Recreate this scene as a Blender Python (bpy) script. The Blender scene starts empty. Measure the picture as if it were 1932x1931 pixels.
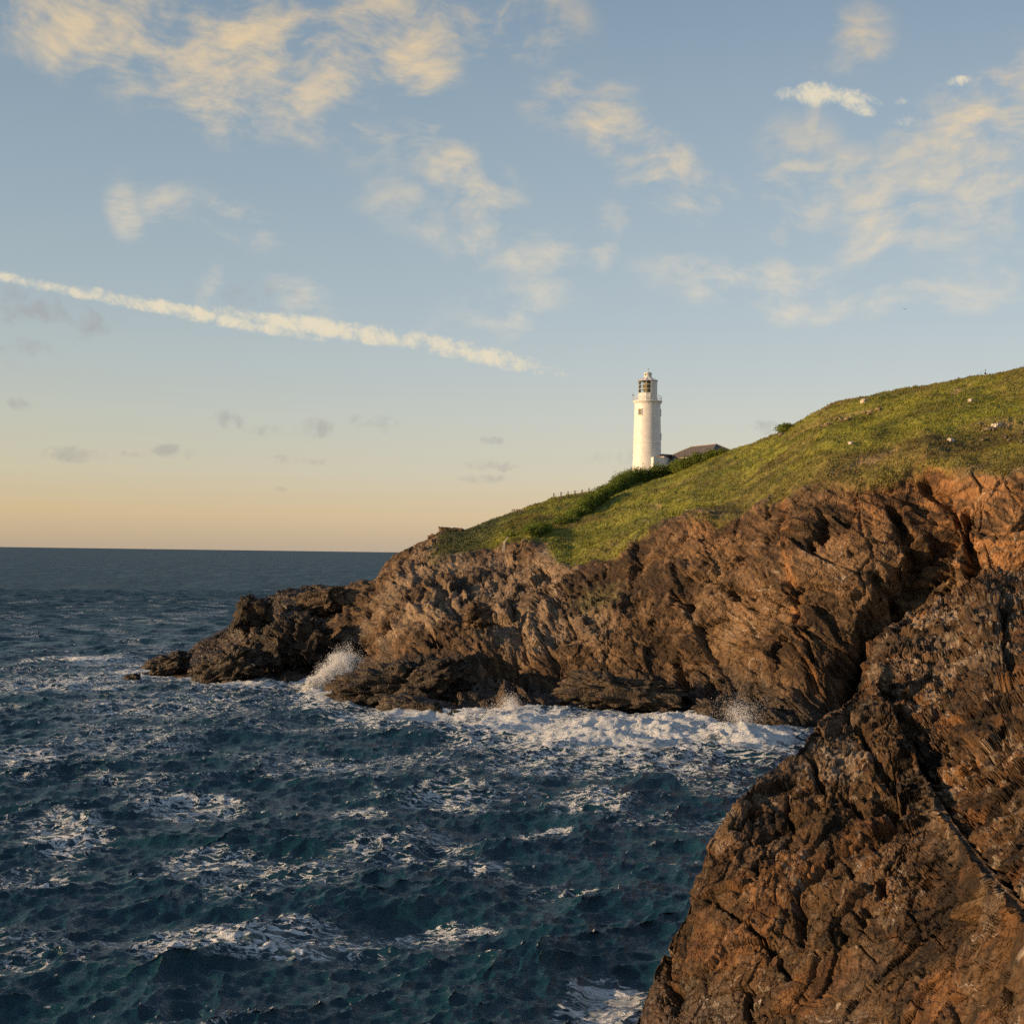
import bpy, math, random, time
_T0 = time.time()
def tick(x): pass
import numpy as np
from mathutils import Vector, Matrix
random.seed(7); rng = np.random.default_rng(11)
sc = bpy.context.scene
COL = sc.collection
f32 = np.float32

# ------------------------------------------------------------------ camera
CAM_H = 22.0
FOC = 2817.0                 # focal length in units of a 1932 px wide frame
PITCH = math.atan(78.0 / FOC); ROLL = math.radians(0.78)
_cp, _sp, _cr, _sr = math.cos(PITCH), math.sin(PITCH), math.cos(ROLL), math.sin(ROLL)
FW = np.array([0, _cp, _sp]); U0 = np.array([0, -_sp, _cp]); R0 = np.array([1.0, 0, 0])
RT = _cr * R0 + _sr * U0; UP = -_sr * R0 + _cr * U0
CAM = np.array([0, 0, CAM_H])
cd = bpy.data.cameras.new('camera'); cam = bpy.data.objects.new('camera', cd); COL.objects.link(cam)
cd.sensor_width = 36.0; cd.lens = 36.0 * FOC / 1932.0; cd.clip_start = 0.5; cd.clip_end = 150000
M = Matrix.Identity(4)
for i in range(3):
    M[i][0] = RT[i]; M[i][1] = UP[i]; M[i][2] = -FW[i]; M[i][3] = CAM[i]
cam.matrix_world = M
sc.camera = cam

def ray(u, v):
    u = np.asarray(u, float); v = np.asarray(v, float)
    return ((u - 966)[..., None] * RT - (v - 965.5)[..., None] * UP) / FOC + FW
def at(u, v, d):
    r = ray(u, v); return CAM + r * (np.asarray(d, float) / r[..., 1])[..., None]
def sea_at(u, v):
    r = ray(u, v); return CAM + r * (-CAM_H / np.minimum(r[..., 2], -1e-4))[..., None]
def proj(P):
    q = P - CAM; z = q @ FW
    return 966 + FOC * (q @ RT) / z, 965.5 - FOC * (q @ UP) / z

# ------------------------------------------------------------------ light
SUN_EL, SUN_AZ = math.radians(11.0), math.radians(-106.0)      # azimuth from +Y towards +X
sdir = Vector((math.sin(SUN_AZ) * math.cos(SUN_EL), math.cos(SUN_AZ) * math.cos(SUN_EL), math.sin(SUN_EL)))
sl = bpy.data.lights.new('sun', 'SUN'); sl.energy = 5.0; sl.angle = math.radians(0.6); sl.color = (1.0, 0.66, 0.35)
so = bpy.data.objects.new('sun', sl); COL.objects.link(so); so.rotation_euler = sdir.to_track_quat('Z', 'Y').to_euler()

class NT:
    """tiny helper for node trees"""
    def __init__(s, tree): s.t = tree; s.n = tree.nodes; s.n.clear()
    def node(s, typ, ins=None, **kw):
        n = s.n.new(typ)
        for k, v in kw.items(): setattr(n, k, v)
        for k, v in (ins or {}).items(): s.put(n.inputs[k], v)
        return n
    def put(s, sock, v):
        if isinstance(v, bpy.types.NodeSocket): s.t.links.new(v, sock)
        elif isinstance(v, bpy.types.Node): s.t.links.new(v.outputs[0], sock)
        else: sock.default_value = v
    def math(s, op, a, b=None, c=None, clamp=False):
        n = s.n.new('ShaderNodeMath'); n.operation = op; n.use_clamp = clamp; s.put(n.inputs[0], a)
        if b is not None: s.put(n.inputs[1], b)
        if c is not None: s.put(n.inputs[2], c)
        return n.outputs[0]
    def vmath(s, op, a, b=None):
        n = s.n.new('ShaderNodeVectorMath'); n.operation = op; s.put(n.inputs[0], a)
        if b is not None: s.put(n.inputs[1], b)
        return n.outputs['Value'] if op in ('LENGTH', 'DOT_PRODUCT') else n.outputs[0]
    def rng(s, v, a, b, c=0.0, d=1.0, smooth=True):
        n = s.n.new('ShaderNodeMapRange'); n.interpolation_type = 'SMOOTHSTEP' if smooth else 'LINEAR'
        for i, x in enumerate((v, a, b, c, d)): s.put(n.inputs[i], x)
        return n.outputs[0]
    def mix(s, f, a, b, blend='MIX'):
        n = s.n.new('ShaderNodeMix'); n.data_type = 'RGBA'; n.blend_type = blend
        s.put(n.inputs[0], f)
        for i, x in ((6, a), (7, b)): s.put(n.inputs[i], x if not isinstance(x, tuple) or len(x) == 4 else (*x, 1.0))
        return n.outputs[2]
    def noise(s, vec, scale, detail=5, rough=0.55, dist=0.0, dim='3D'):
        n = s.n.new('ShaderNodeTexNoise'); n.noise_dimensions = dim
        s.put(n.inputs['Vector'], vec); n.inputs['Scale'].default_value = scale; n.inputs['Detail'].default_value = detail
        n.inputs['Roughness'].default_value = rough; n.inputs['Distortion'].default_value = dist
        return n
    def ramp(s, v, stops):
        n = s.n.new('ShaderNodeValToRGB'); s.put(n.inputs[0], v); e = n.color_ramp.elements
        while len(e) < len(stops): e.new(0.5)
        for q, (p, c) in zip(e, stops): q.position = p; q.color = (*c, 1.0) if len(c) == 3 else c
        return n.outputs[0]

def srgb(r, g, b): return tuple(((c / 255) / 12.92 if c < 10 else ((c / 255 + 0.055) / 1.055) ** 2.4) for c in (r, g, b))

# ------------------------------------------------------------------ sky
w = bpy.data.worlds.new('World'); sc.world = w; w.use_nodes = True
T = NT(w.node_tree)
SKY_STRENGTH = 0.10; EXPOSURE = 0.38; SKY_GAIN = 2 ** -EXPOSURE / SKY_STRENGTH
sky = T.node('ShaderNodeTexSky', sky_type='NISHITA', sun_disc=False, sun_elevation=SUN_EL, sun_rotation=SUN_AZ,
             altitude=20, air_density=1.0, dust_density=1.6, ozone_density=1.4)
tc = T.node('ShaderNodeTexCoord')
sep = T.node('ShaderNodeSeparateXYZ', {0: tc.outputs['Generated']})
dx, dy, dz = sep.outputs
az = T.math('ARCTAN2', dx, dy); el = T.math('ARCSINE', dz)
P2 = T.node('ShaderNodeCombineXYZ', {0: az, 1: el}).outputs[0]
elup = T.math('MAXIMUM', el, 0.0)
# colour of the evening air by height above the horizon (linear), warmer towards the sun
grad = T.ramp(T.math('DIVIDE', elup, 0.6), [(p, srgb(*c)) for p, c in ((0.0, (194, 175, 154)), (.04, (218, 194, 157)), (.087, (211, 203, 181)), (.146, (199, 202, 193)), (.2, (188, 197, 198)), (.26, (176, 190, 197)),
              (.38, (159, 177, 189)), (.5, (145, 165, 181)), (.62, (128, 150, 170)), (1.0, (105, 132, 160)))])
warm = T.rng(az, 0.0, -0.6)
grad = T.mix(T.math('MULTIPLY', warm, T.rng(elup, 0.26, 0.0)), grad, T.mix(1.0, grad, (1.03, 0.98, 0.86), 'MULTIPLY'))
grad = T.mix(1.0, grad, T.mix(T.rng(az, -.35, .4), (.96, .97, .97), (1.13, 1.11, 1.10)), 'MULTIPLY')
air = T.mix(1.0, grad, (SKY_GAIN,) * 3, 'MULTIPLY')
base = T.mix(0.9, sky.outputs[0], air)
# clouds
def pae(u, v):
    r = ray(u, v); return math.atan2(r[0], r[1]), math.asin(r[2] / np.linalg.norm(r))
Ph = T.node('ShaderNodeCombineXYZ', {0: az, 1: el, 2: 1.0}).outputs[0]
def blobs(lst, grow=1.0):
    """soft ellipses around given directions of the sky: largest value wins"""
    acc = 0.0
    for (u, v, rx, ry, rot, st) in lst:
        a, e = pae(u, v); c, s_ = math.cos(math.radians(rot + .78)), math.sin(math.radians(rot + .78)); ax, ay = FOC / rx / grow, FOC / ry / grow
        x = T.vmath('DOT_PRODUCT', Ph, (c * ax, -s_ * ax, (-c * a + s_ * e) * ax)); y = T.vmath('DOT_PRODUCT', Ph, (s_ * ay, c * ay, (-s_ * a - c * e) * ay))
        r2 = T.math('MULTIPLY_ADD', x, x, T.math('MULTIPLY', y, y))
        acc = T.math('MAXIMUM', T.math('MULTIPLY_ADD', r2, -st / 2, st), acc)
    return acc
warpn = T.noise(P2, 9, 3, 0.55)
warp = T.vmath('SCALE', T.vmath('SUBTRACT', warpn.outputs['Color'], (0.5, 0.5, 0.5))); warp.node.inputs['Scale'].default_value = 0.055
Pw = T.vmath('ADD', P2, warp)
def stretched(rot, sx, sy):
    return T.node('ShaderNodeMapping', {'Vector': Pw, 'Rotation': (0, 0, math.radians(rot)), 'Scale': (sx, sy, 1)}).outputs[0]
nA = T.noise(stretched(32, 18, 40), 1.0, 6, 0.62, 0.1).outputs[0]
nB = T.noise(Pw, 16, 4, 0.58).outputs[0]
nC = T.noise(stretched(50, 60, 260), 1.0, 3, 0.6).outputs[0]
nn = T.math('ADD', T.math('MULTIPLY', nA, 0.53), T.math('ADD', T.math('MULTIPLY', nB, 0.40), T.math('MULTIPLY', nC, 0.07)))
WISPS = [(150, 50, 170, 70, 15, .85), (330, 70, 240, 90, 8, 1.0), (480, 110, 210, 100, 8, 1.0), (400, 180, 80, 60, 0, .85), (610, 140, 140, 75, 10, .85),
         (660, 210, 110, 70, 25, .6), (700, 30, 110, 70, 0, .75), (780, 85, 75, 75, 0, .95), (735, 255, 30, 50, 0, .62), (795, 258, 36, 50, 0, .72),
         (940, 25, 120, 60, 10, .75), (890, 340, 75, 48, 25, .95), (845, 405, 120, 44, 10, .62), (905, 455, 60, 45, 0, .68),
         (1100, 195, 80, 50, 0, .70), (1200, 270, 130, 48, 38, .85), (1275, 335, 110, 45, 22, .85),
         (238, 395, 26, 50, -20, .62), (325, 392, 70, 34, 5, .58), (440, 415, 110, 36, 12, .58),
         (1040, 472, 75, 34, -8, .85), (1132, 455, 30, 65, 30, .70), (960, 585, 110, 50, -20, .62), (575, 568, 55, 34, 20, .70), (395, 538, 16, 40, 20, .6),
         (1620, 75, 50, 55, 0, .55), (1500, 350, 70, 90, 0, .66), (1530, 270, 14, 100, 0, .5),
         (1800, 300, 170, 75, -38, 1.0), (1790, 205, 44, 45, 0, .78), (1750, 390, 90, 50, 10, .88), (1905, 290, 70, 120, 0, .85), (1640, 335, 90, 40, 10, .66),
         (1480, 550, 180, 42, 9, .88), (1630, 525, 46, 75, 0, .75), (1760, 565, 120, 46, 0, .58), (1880, 510, 70, 60, 0, .5)]
nn = T.math('MULTIPLY_ADD', T.math('SUBTRACT', nn, .5), 4.4, .5)
wm = blobs(WISPS, 1.3)
# outside the picture the same kind of thin cloud goes on
nF = T.noise(P2, 3.2, 2, 0.5).outputs[0]
wd = T.math('MULTIPLY', T.rng(wm, 0.0, .75), T.rng(T.math('MULTIPLY_ADD', wm, .55, nn), 0.5, 1.6))
PUFFS = [(120, 546, 180, 9, 8, .8), (360, 590, 220, 12, 8, .9), (620, 620, 200, 16, 6, .95), (870, 661, 172, 17, 10, .8), (1540, 178, 60, 19, 2, .95), (1612, 190, 50, 18, 18, .9), (1805, 153, 22, 8, 0, .6), (1702, 191, 14, 7, 0, .4), (1708, 229, 22, 8, 0, .4)]
pm = blobs(PUFFS)
nP = T.noise(Pw, 80, 6, 0.68, 0.2).outputs[0]
nP = T.math('MULTIPLY_ADD', T.math('SUBTRACT', nP, .5), 2.7, .5)
pd = T.math('MULTIPLY', T.math('MULTIPLY', pm, 3.0, clamp=True), T.rng(T.math('MULTIPLY_ADD', pm, .95, nP), 0.62, 1.6))
DARKS = [(60, 585, 110, 32, 6, .8), (20, 655, 55, 26, 0, .7), (138, 858, 40, 11, 3, .9), (327, 853, 32, 10, 0, .9), (255, 856, 18, 6, 0, .7), (592, 808, 28, 13, 0, 1), (705, 800, 34, 13, 5, 1),
         (558, 868, 42, 7, 3, .8), (435, 793, 24, 14, 0, .7), (498, 813, 30, 9, 0, .7), (928, 878, 38, 9, 0, 1), (900, 902, 40, 7, 0, 1), (930, 830, 36, 6, 3, .8), (530, 922, 10, 5, 0, .8),
         (40, 763, 28, 11, 10, .7), (1440, 808, 24, 10, 0, 1), (1175, 865, 46, 13, 0, .6), (460, 560, 80, 30, 0, .4)]
dm = blobs(DARKS, 1.25)
nD = T.math('MULTIPLY_ADD', T.math('SUBTRACT', T.noise(Pw, 70, 5, 0.62, 0.3).outputs[0], .5), 2.6, .5)
dd = T.math('MULTIPLY', T.math('MULTIPLY', dm, 2.0, clamp=True), T.rng(T.math('MULTIPLY_ADD', dm, .6, nD), 0.55, 1.5, 0., .48))
ccol = T.mix(T.rng(el, 0.12, 0.36), srgb(222, 214, 198), srgb(228, 203, 163))
ccol = T.mix(1.0, ccol, (SKY_GAIN,) * 3, 'MULTIPLY')
pcol = tuple(c * SKY_GAIN for c in srgb(236, 222, 192)); dcol = tuple(c * SKY_GAIN for c in srgb(160, 156, 156))
c1 = T.mix(T.math('MULTIPLY', wd, 0.96), base, ccol)
c1 = T.mix(dd, c1, dcol)
c1 = T.mix(T.math('MULTIPLY', pd, 0.85), c1, pcol)
# the placed clouds are worked out only where they are; elsewhere thin cloud of the same kind
bg = T.node('ShaderNodeBackground', {0: c1, 1: SKY_STRENGTH})
here = T.math('MULTIPLY', T.math('LESS_THAN', T.math('ABSOLUTE', az), .5), T.math('MULTIPLY', T.math('GREATER_THAN', el, 0.0), T.math('LESS_THAN', el, .6)))
farc_ = T.mix(T.math('MULTIPLY', T.rng(nF, 0.5, 0.8), T.rng(el, .1, .3, 0., .7)), base, ccol)
bg2 = T.node('ShaderNodeBackground', {0: farc_, 1: SKY_STRENGTH})
T.node('ShaderNodeOutputWorld', {0: T.node('ShaderNodeMixShader', {0: here, 1: bg2, 2: bg})})
w.cycles.sampling_method = 'MANUAL'; w.cycles.sample_map_resolution = 512

vs = sc.view_settings
vs.view_transform = 'Standard'; vs.look = 'None'; vs.exposure = EXPOSURE; vs.gamma = 1.0; vs.use_curve_mapping = False
sc.cycles.use_denoising = False
sc.cycles.max_bounces = 4; sc.cycles.diffuse_bounces = 1; sc.cycles.glossy_bounces = 3; sc.cycles.transmission_bounces = 4
sc.cycles.use_adaptive_sampling = True; sc.cycles.adaptive_threshold = 0.012; sc.cycles.adaptive_min_samples = 8
sc.cycles.use_light_tree = False; sc.cycles.sample_clamp_indirect = 3.0; sc.cycles.sample_clamp_direct = 4.0; sc.render.filter_size = 1.1
sc.cycles.caustics_reflective = False; sc.cycles.caustics_refractive = False

# ------------------------------------------------------------------ numpy noise
K1, K2, K3 = np.uint32(374761393), np.uint32(668265263), np.uint32(2246822519)
def _mix(h):
    h = (h ^ (h >> np.uint32(15))) * np.uint32(2246822519)
    h = (h ^ (h >> np.uint32(13))) * np.uint32(3266489917)
    return h ^ (h >> np.uint32(16))
_G = np.array([[1,1,0],[-1,1,0],[1,-1,0],[-1,-1,0],[1,0,1],[-1,0,1],[1,0,-1],[-1,0,-1],[0,1,1],[0,-1,1],[0,1,-1],[0,-1,-1],[1,1,0],[0,-1,1],[-1,1,0],[0,-1,-1]], f32)
_GX, _GY, _GZ = (np.ascontiguousarray(_G[:, i]) for i in range(3))
def _split(P):
    p = [np.ascontiguousarray(P[:, i], f32) for i in range(3)]; F = [np.floor(x) for x in p]
    return [x - y for x, y in zip(p, F)], [y.astype(np.int32).astype(np.uint32) for y in F]
def perlin(P, seed=0):
    (px, py, pz), (ix, iy, iz) = _split(P)
    fd = lambda t: t * t * t * (t * (t * 6 - 15) + 10)
    tx, ty, tz = fd(px), fd(py), fd(pz); sd = np.uint32(seed * 3266489917 & 0xffffffff)
    def gd(a, b, c):
        k = (_mix((ix + np.uint32(a)) * K1 + (iy + np.uint32(b)) * K2 + (iz + np.uint32(c)) * K3 + sd) & np.uint32(15)).astype(np.intp)
        return _GX[k] * (px - a) + _GY[k] * (py - b) + _GZ[k] * (pz - c)
    def lx(b, c): g = gd(0, b, c); return g + tx * (gd(1, b, c) - g)
    def ly(c): g = lx(0, c); return g + ty * (lx(1, c) - g)
    g = ly(0); return g + tz * (ly(1) - g)
def fbm(P, oct=4, seed=0, gain=0.5, ridged=False):
    P = P.astype(f32); s = np.zeros(len(P), f32); a = 1.0
    for i in range(oct):
        n = perlin(P * f32(2.03 ** i) + f32(i * 17.3), seed + i)
        s += f32(a) * ((f32(0.5) - np.abs(n)) if ridged else n); a *= gain
    return s
def facets(P, seed=0, step=0.5, tilt=2.2):
    """cell noise with a random step and tilt per cell: returns facet value, crack distance, cell random"""
    (px, py, pz), (ix, iy, iz) = _split(P); n = len(px); sd = np.uint32(seed * 3266489917 & 0xffffffff)
    d1 = np.full(n, 9., f32); d2 = np.full(n, 9., f32); hid = np.zeros(n, np.uint32); k = f32(1 / 1023); m10 = np.uint32(1023)
    qx, qy, qz = np.zeros(n, f32), np.zeros(n, f32), np.zeros(n, f32)
    for a in (-1, 0, 1):
        hx = (ix + np.uint32(a & 0xffffffff)) * K1 + sd
        for b in (-1, 0, 1):
            hy = hx + (iy + np.uint32(b & 0xffffffff)) * K2
            for c in (-1, 0, 1):
                h = _mix(hy + (iz + np.uint32(c & 0xffffffff)) * K3)
                x = px - f32(a) - (h & m10).astype(f32) * k
                y = py - f32(b) - ((h >> np.uint32(10)) & m10).astype(f32) * k
                z = pz - f32(c) - ((h >> np.uint32(20)) & m10).astype(f32) * k
                d = x * x + y * y + z * z; near = d < d1
                np.minimum(d2, np.maximum(d, d1), out=d2); np.minimum(d1, d, out=d1)
                np.copyto(hid, h, where=near); np.copyto(qx, x, where=near); np.copyto(qy, y, where=near); np.copyto(qz, z, where=near)
    r = _mix(hid * K1 + np.uint32(seed + 91))
    u = lambda s: ((r >> np.uint32(s)) & np.uint32(255)).astype(f32) / f32(255)
    val = (u(0) - f32(.5)) * f32(step) + ((u(8) - f32(.5)) * qx + (u(16) - f32(.5)) * qy + (u(24) - f32(.5)) * qz) * f32(tilt)
    return val, np.sqrt(d2) - np.sqrt(d1), u(4)
def sstep(x, a, b):
    t = np.clip((x - a) / (b - a), 0, 1); return t * t * (3 - 2 * t)
def lerp(a, b, t): return a + (b - a) * t

# ------------------------------------------------------------------ mesh helpers
def grid_mesh(name, G, mat, colors=None, smooth=True, attrs=None):
    nu, nr = G.shape[:2]; V = G.reshape(-1, 3).astype(f32)
    idx = np.arange(nu * nr).reshape(nu, nr)
    q = np.stack([idx[:-1, :-1], idx[1:, :-1], idx[1:, 1:], idx[:-1, 1:]], -1).reshape(-1, 4)
    return np_mesh(name, V, q, mat, colors, smooth, attrs)
def np_mesh(name, V, F, mat, colors=None, smooth=False, attrs=None):
    me = bpy.data.meshes.new(name); k = F.shape[1]
    me.vertices.add(len(V)); me.vertices.foreach_set('co', np.ascontiguousarray(V, f32).ravel())
    me.loops.add(F.size); me.loops.foreach_set('vertex_index', np.ascontiguousarray(F, np.int32).ravel())
    me.polygons.add(len(F)); me.polygons.foreach_set('loop_start', np.arange(0, F.size, k, dtype=np.int32))
    me.polygons.foreach_set('use_smooth', np.full(len(F), smooth))
    me.update(calc_edges=True); me.validate()
    if colors is not None:
        c = np.ones((len(V), 4), f32); c[:, :colors.shape[1]] = colors
        a = me.attributes.new('Col', 'FLOAT_COLOR', 'POINT'); a.data.foreach_set('color', c.ravel())
    for nm, v in (attrs or {}).items():
        a = me.attributes.new(nm, 'FLOAT', 'POINT'); a.data.foreach_set('value', v.astype(f32).ravel())
    me.materials.append(mat)
    o = bpy.data.objects.new(name, me); COL.objects.link(o); return o
def tag(o, label=None, cat=None, group=None, kind=None):
    if label: o['label'] = label
    if cat: o['category'] = cat
    if group: o['group'] = group
    if kind: o['kind'] = kind
    return o
def smooth1(a, sig, axis):
    r = int(sig * 3) + 1; k = np.exp(-0.5 * (np.arange(-r, r + 1) / sig) ** 2); k /= k.sum()
    pad = [(0, 0)] * a.ndim; pad[axis] = (r, r); b = np.pad(a, pad, mode='edge')
    out = np.zeros_like(a)
    for i, w_ in enumerate(k): out += w_ * np.take(b, np.arange(i, i + a.shape[axis]), axis)
    return out
def normals(G):
    a = np.gradient(G, axis=0); b = np.gradient(G, axis=1); n = np.cross(a, b)
    return n / np.maximum(np.linalg.norm(n, axis=-1, keepdims=True), 1e-9)
def poly(pts, U, sig=0):
    p = np.array(pts, float); o = np.stack([np.interp(U, p[:, 0], p[:, i]) for i in range(1, p.shape[1])], 1)
    return smooth1(o, sig, 0) if sig else o
def sheet(rows, nseg, rs=5.0):
    parts, par = [], []
    for i in range(len(rows) - 1):
        n = nseg[i]; t = np.arange(n) / n
        parts.append(rows[i][:, None] * (1 - t)[None, :, None] + rows[i + 1][:, None] * t[None, :, None]); par += list(i + t)
    parts.append(rows[-1][:, None]); par.append(len(rows) - 1)
    G = np.concatenate(parts, 1)
    return smooth1(G, rs, 1) if rs else G, np.array(par)
def seg_dist(u, v, line):
    """distance in picture units to a polyline, and the running position 0..1 along it"""
    best = np.full(u.shape, 1e9); L = np.array(line, float)
    for (a, b) in zip(L[:-1], L[1:]):
        d = b - a; t = np.clip(((u - a[0]) * d[0] + (v - a[1]) * d[1]) / (d @ d), 0, 1)
        best = np.minimum(best, np.hypot(u - a[0] - t * d[0], v - a[1] - t * d[1]))
    return best

# ------------------------------------------------------------------ materials
def material(name):
    m = bpy.data.materials.new(name); m.use_nodes = True
    return m, NT(m.node_tree)
def finish(t, bsdf): t.node('ShaderNodeOutputMaterial', {0: bsdf})
def simple(name, col, rough=0.6, metal=0.0, var=0.12, scale=3.0, bump=0.0, spec=0.4):
    m, t = material(name); tcx = t.node('ShaderNodeTexCoord').outputs['Object']
    n = t.noise(tcx, scale, 5, 0.6)
    c = t.mix(t.rng(n.outputs[0], 0.3, 0.7), tuple(x * (1 - var) for x in col), tuple(min(1, x * (1 + var)) for x in col))
    b = t.node('ShaderNodeBsdfPrincipled', {'Base Color': c, 'Roughness': rough, 'Metallic': metal, 'Specular IOR Level': spec})
    if bump: t.put(b.inputs['Normal'], t.node('ShaderNodeBump', {'Height': n.outputs[0], 'Strength': bump, 'Distance': 0.05}).outputs[0])
    finish(t, b); return m
def rock_material(name, fine, bump, dist):
    m, t = material(name)
    P = t.node('ShaderNodeTexCoord').outputs['Object']
    col = t.node('ShaderNodeAttribute', attribute_name='Col')
    wet = t.node('ShaderNodeAttribute', attribute_name='wet').outputs['Fac']
    n1 = t.noise(P, fine, 6, 0.65, 0.4).outputs[0]; n2 = t.noise(P, fine * 0.22, 4, 0.6).outputs[0]
    v = t.node('ShaderNodeTexVoronoi', {'Vector': t.vmath('ADD', P, t.vmath('SCALE', t.noise(P, fine * .5, 3).outputs['Color'])), 'Scale': fine * 0.55}, feature='DISTANCE_TO_EDGE')
    k = t.math('MULTIPLY', t.rng(n1, 0.3, 0.72, 0.62, 1.45, False), t.rng(n2, 0.3, 0.7, 0.8, 1.2, False))
    c = t.mix(1.0, col.outputs['Color'], t.node('ShaderNodeCombineColor', {0: k, 1: k, 2: k}).outputs[0], 'MULTIPLY')
    h = t.math('ADD', t.math('MULTIPLY', n1, 0.8), t.math('MULTIPLY', t.rng(v.outputs['Distance'], 0.0, 0.12), 0.35))
    bm = t.node('ShaderNodeBump', {'Height': h, 'Strength': bump, 'Distance': dist}).outputs[0]
    b = t.node('ShaderNodeBsdfPrincipled', {'Base Color': c, 'Roughness': t.rng(wet, 0, 1, 0.78, 0.46, False), 'Specular IOR Level': t.rng(wet, 0, 1, 0.3, 0.45, False), 'Normal': bm})
    finish(t, b); return m
MAT_FAR = rock_material('headland_ground', 1.6, 0.85, 0.4)
MAT_NEAR = rock_material('crag_rock', 3.6, 0.95, 0.16)

# ------------------------------------------------------------------ headland
U = np.arange(262, 2121, 1.9)
W_ = [(262,1268),(300,1270),(370,1281),(450,1284),(520,1285),(560,1288),(600,1284),(660,1288),(720,1305),(800,1332),(860,1342),(950,1338),(1050,1342),(1150,1338),(1250,1342),(1350,1352),(1450,1364),(1520,1372),(1620,1376),(1800,1380),(2120,1390)]
G_ = [(262,1264,271),(300,1252,272),(345,1244,272),(375,1225,273),(420,1208,274),(455,1165,275),(500,1150,275),(545,1134,275),(600,1128,275),(640,1124,274),(700,1112,268),(715,1096,266),(760,1078,267),(815,1048,270),
      (870,1046,270),(930,1040,268),(960,1022,268),(1000,1024,262),(1030,1050,250),(1080,1074,240),(1150,1050,238),(1200,1012,236),(1250,985,232),(1310,970,228),(1400,975,222),(1440,952,220),(1500,925,217),(1560,905,215),
      (1620,912,211),(1690,885,210),(1745,858,210),(1790,878,205),(1850,890,202),(1932,886,199),(2120,870,195)]
S_ = [(262,1262,273),(300,1246,274),(345,1236,275),(375,1212,276),(420,1190,277),(447,1160,278),(456,1136,279),(500,1122,281),(545,1108,282),(600,1103,283),(640,1104,284),(700,1091,284),(716,1068,285),(745,1047,287),(790,1027,291),
      (812,1016,294),(832,1002,296),(870,1000,299),(905,990,306),(965,969,318),(1000,954,328),(1022,946,334),(1040,938.5,340),(1090,932,346),(1125,926,350),(1144,922,352),(1180,912,358),(1220,902,366),(1260,893,368),(1300,879,365),(1340,863,360),(1375,850,354),(1385,847,352),
      (1410,839,347),(1440,827,336),(1465,818,328),(1485,807,321),(1520,787,312),(1560,766,302),(1610,750,295),(1660,739,290),(1720,729,286),(1800,715,282),(1870,703,279),(1932,691,276),(2050,668,270),(2120,655,268)]
w3 = sea_at(U, poly(W_, U, 3)[:, 0])
pg = poly(G_, U, 2.0); g3 = at(U, pg[:, 0], smooth1(pg[:, 1:], 8, 0)[:, 0])
ps = poly(S_, U, 1.2); s3 = at(U, ps[:, 0], smooth1(ps[:, 1:], 8, 0)[:, 0])
u3 = w3 + np.array([0, -7, -4.0])
m1 = lerp(w3, g3, 0.22) + np.array([0, 1.5, -1.2]) * np.clip(g3[:, 2:] / 18, 0, 1)       # broken shelf at the foot
m2 = lerp(w3, g3, 0.62) + np.array([0, -0.5, 0.6]) * np.clip(g3[:, 2:] / 18, 0, 1)
mid = lerp(g3, s3, 0.45) + np.array([0, 0, 1.2]) * sstep(U, 800, 1000)[:, None]
b1 = s3 + np.array([0, 14, -0.5]); b2 = s3 + np.array([0, 50, -6]); b3 = s3 + np.array([0, 170, 0]); b3[:, 2] = -3
HG, HP = sheet([u3, w3, m1, m2, g3, mid, s3, b1, b2, b3], [10, 60, 92, 84, 62, 74, 16, 8, 6], 3.0)
N = normals(HG); N *= np.sign((N * (CAM - HG)).sum(-1, keepdims=True).mean()) 
nu, nr = HG.shape[:2]; P = HG.reshape(-1, 3); Nf = N.reshape(-1, 3)
hu, hv = proj(P); hp = np.broadcast_to(HP, (nu, nr)).ravel(); hz = P[:, 2].copy()
# row 4 is the edge of the turf
edge = fbm(P / 9, 4, 5) * 0.9 + fbm(P / 2.2, 3, 9) * 0.35
turf = sstep(hp + edge * 0.22 + 0.02, 3.93, 4.16) * sstep(hu + edge * 40, 800, 850)
turf *= 1 - sstep(-np.hypot((hu - 985) / 62, (hv - 1046) / 30) + edge * .25, -1.0, -0.75)      # bare slab below the ruin
# rock relief
_xs = np.linspace(-140, 160, 1200); _sl = -.35 + .95 * sstep(_xs, -40, -5) - .45 * sstep(_xs, 30, 62)
fold = np.interp(P[:, 0], _xs, np.cumsum(_sl) * (_xs[1] - _xs[0])) - .12 * P[:, 1]      # beds arch over the middle of the cliff
n0a = fbm(P / 20, 2, 19)
wp = np.stack([fbm(P / 11 + 3, 3, 21), fbm(P / 11 + 9, 3, 22), fbm(P / 11 + 14, 3, 23)], 1)
sb = P[:, 2] + fold + n0a * 3.0 + wp[:, 0] * 1.4
Q = np.stack([P[:, 0] + wp[:, 1] * .8, P[:, 1] + wp[:, 2] * .8, sb], 1)
def aniso(s, a, c): return Q / np.array([s * a, s * a, s * c])
big = fbm(P / np.array([16., 16., 26.]), 3, 31)
fA, cA, rA = facets(aniso(8.0, 1.35, 0.75), 41); fB, cB, rB = facets(aniso(3.2, 1.8, 0.55), 42); fC, cC, rC = facets(aniso(1.4, 1.7, 0.55), 43)
fD, cD, rD = facets(aniso(.72, 1.5, .6), 44)
Qi = P + wp[:, [1, 2, 0]] * .9
iB, jB, kB = facets(Qi / 3.6, 45); iC, jC, kC = facets(Qi / np.array([1.5, 1.5, 1.9]), 46)
bedm = sstep(fbm(P / 17 + 31, 3, 47) + .25 * (rA - .5), -.12, .16); bedm *= 1 - .55 * sstep(hu, 1480, 1620)
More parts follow.
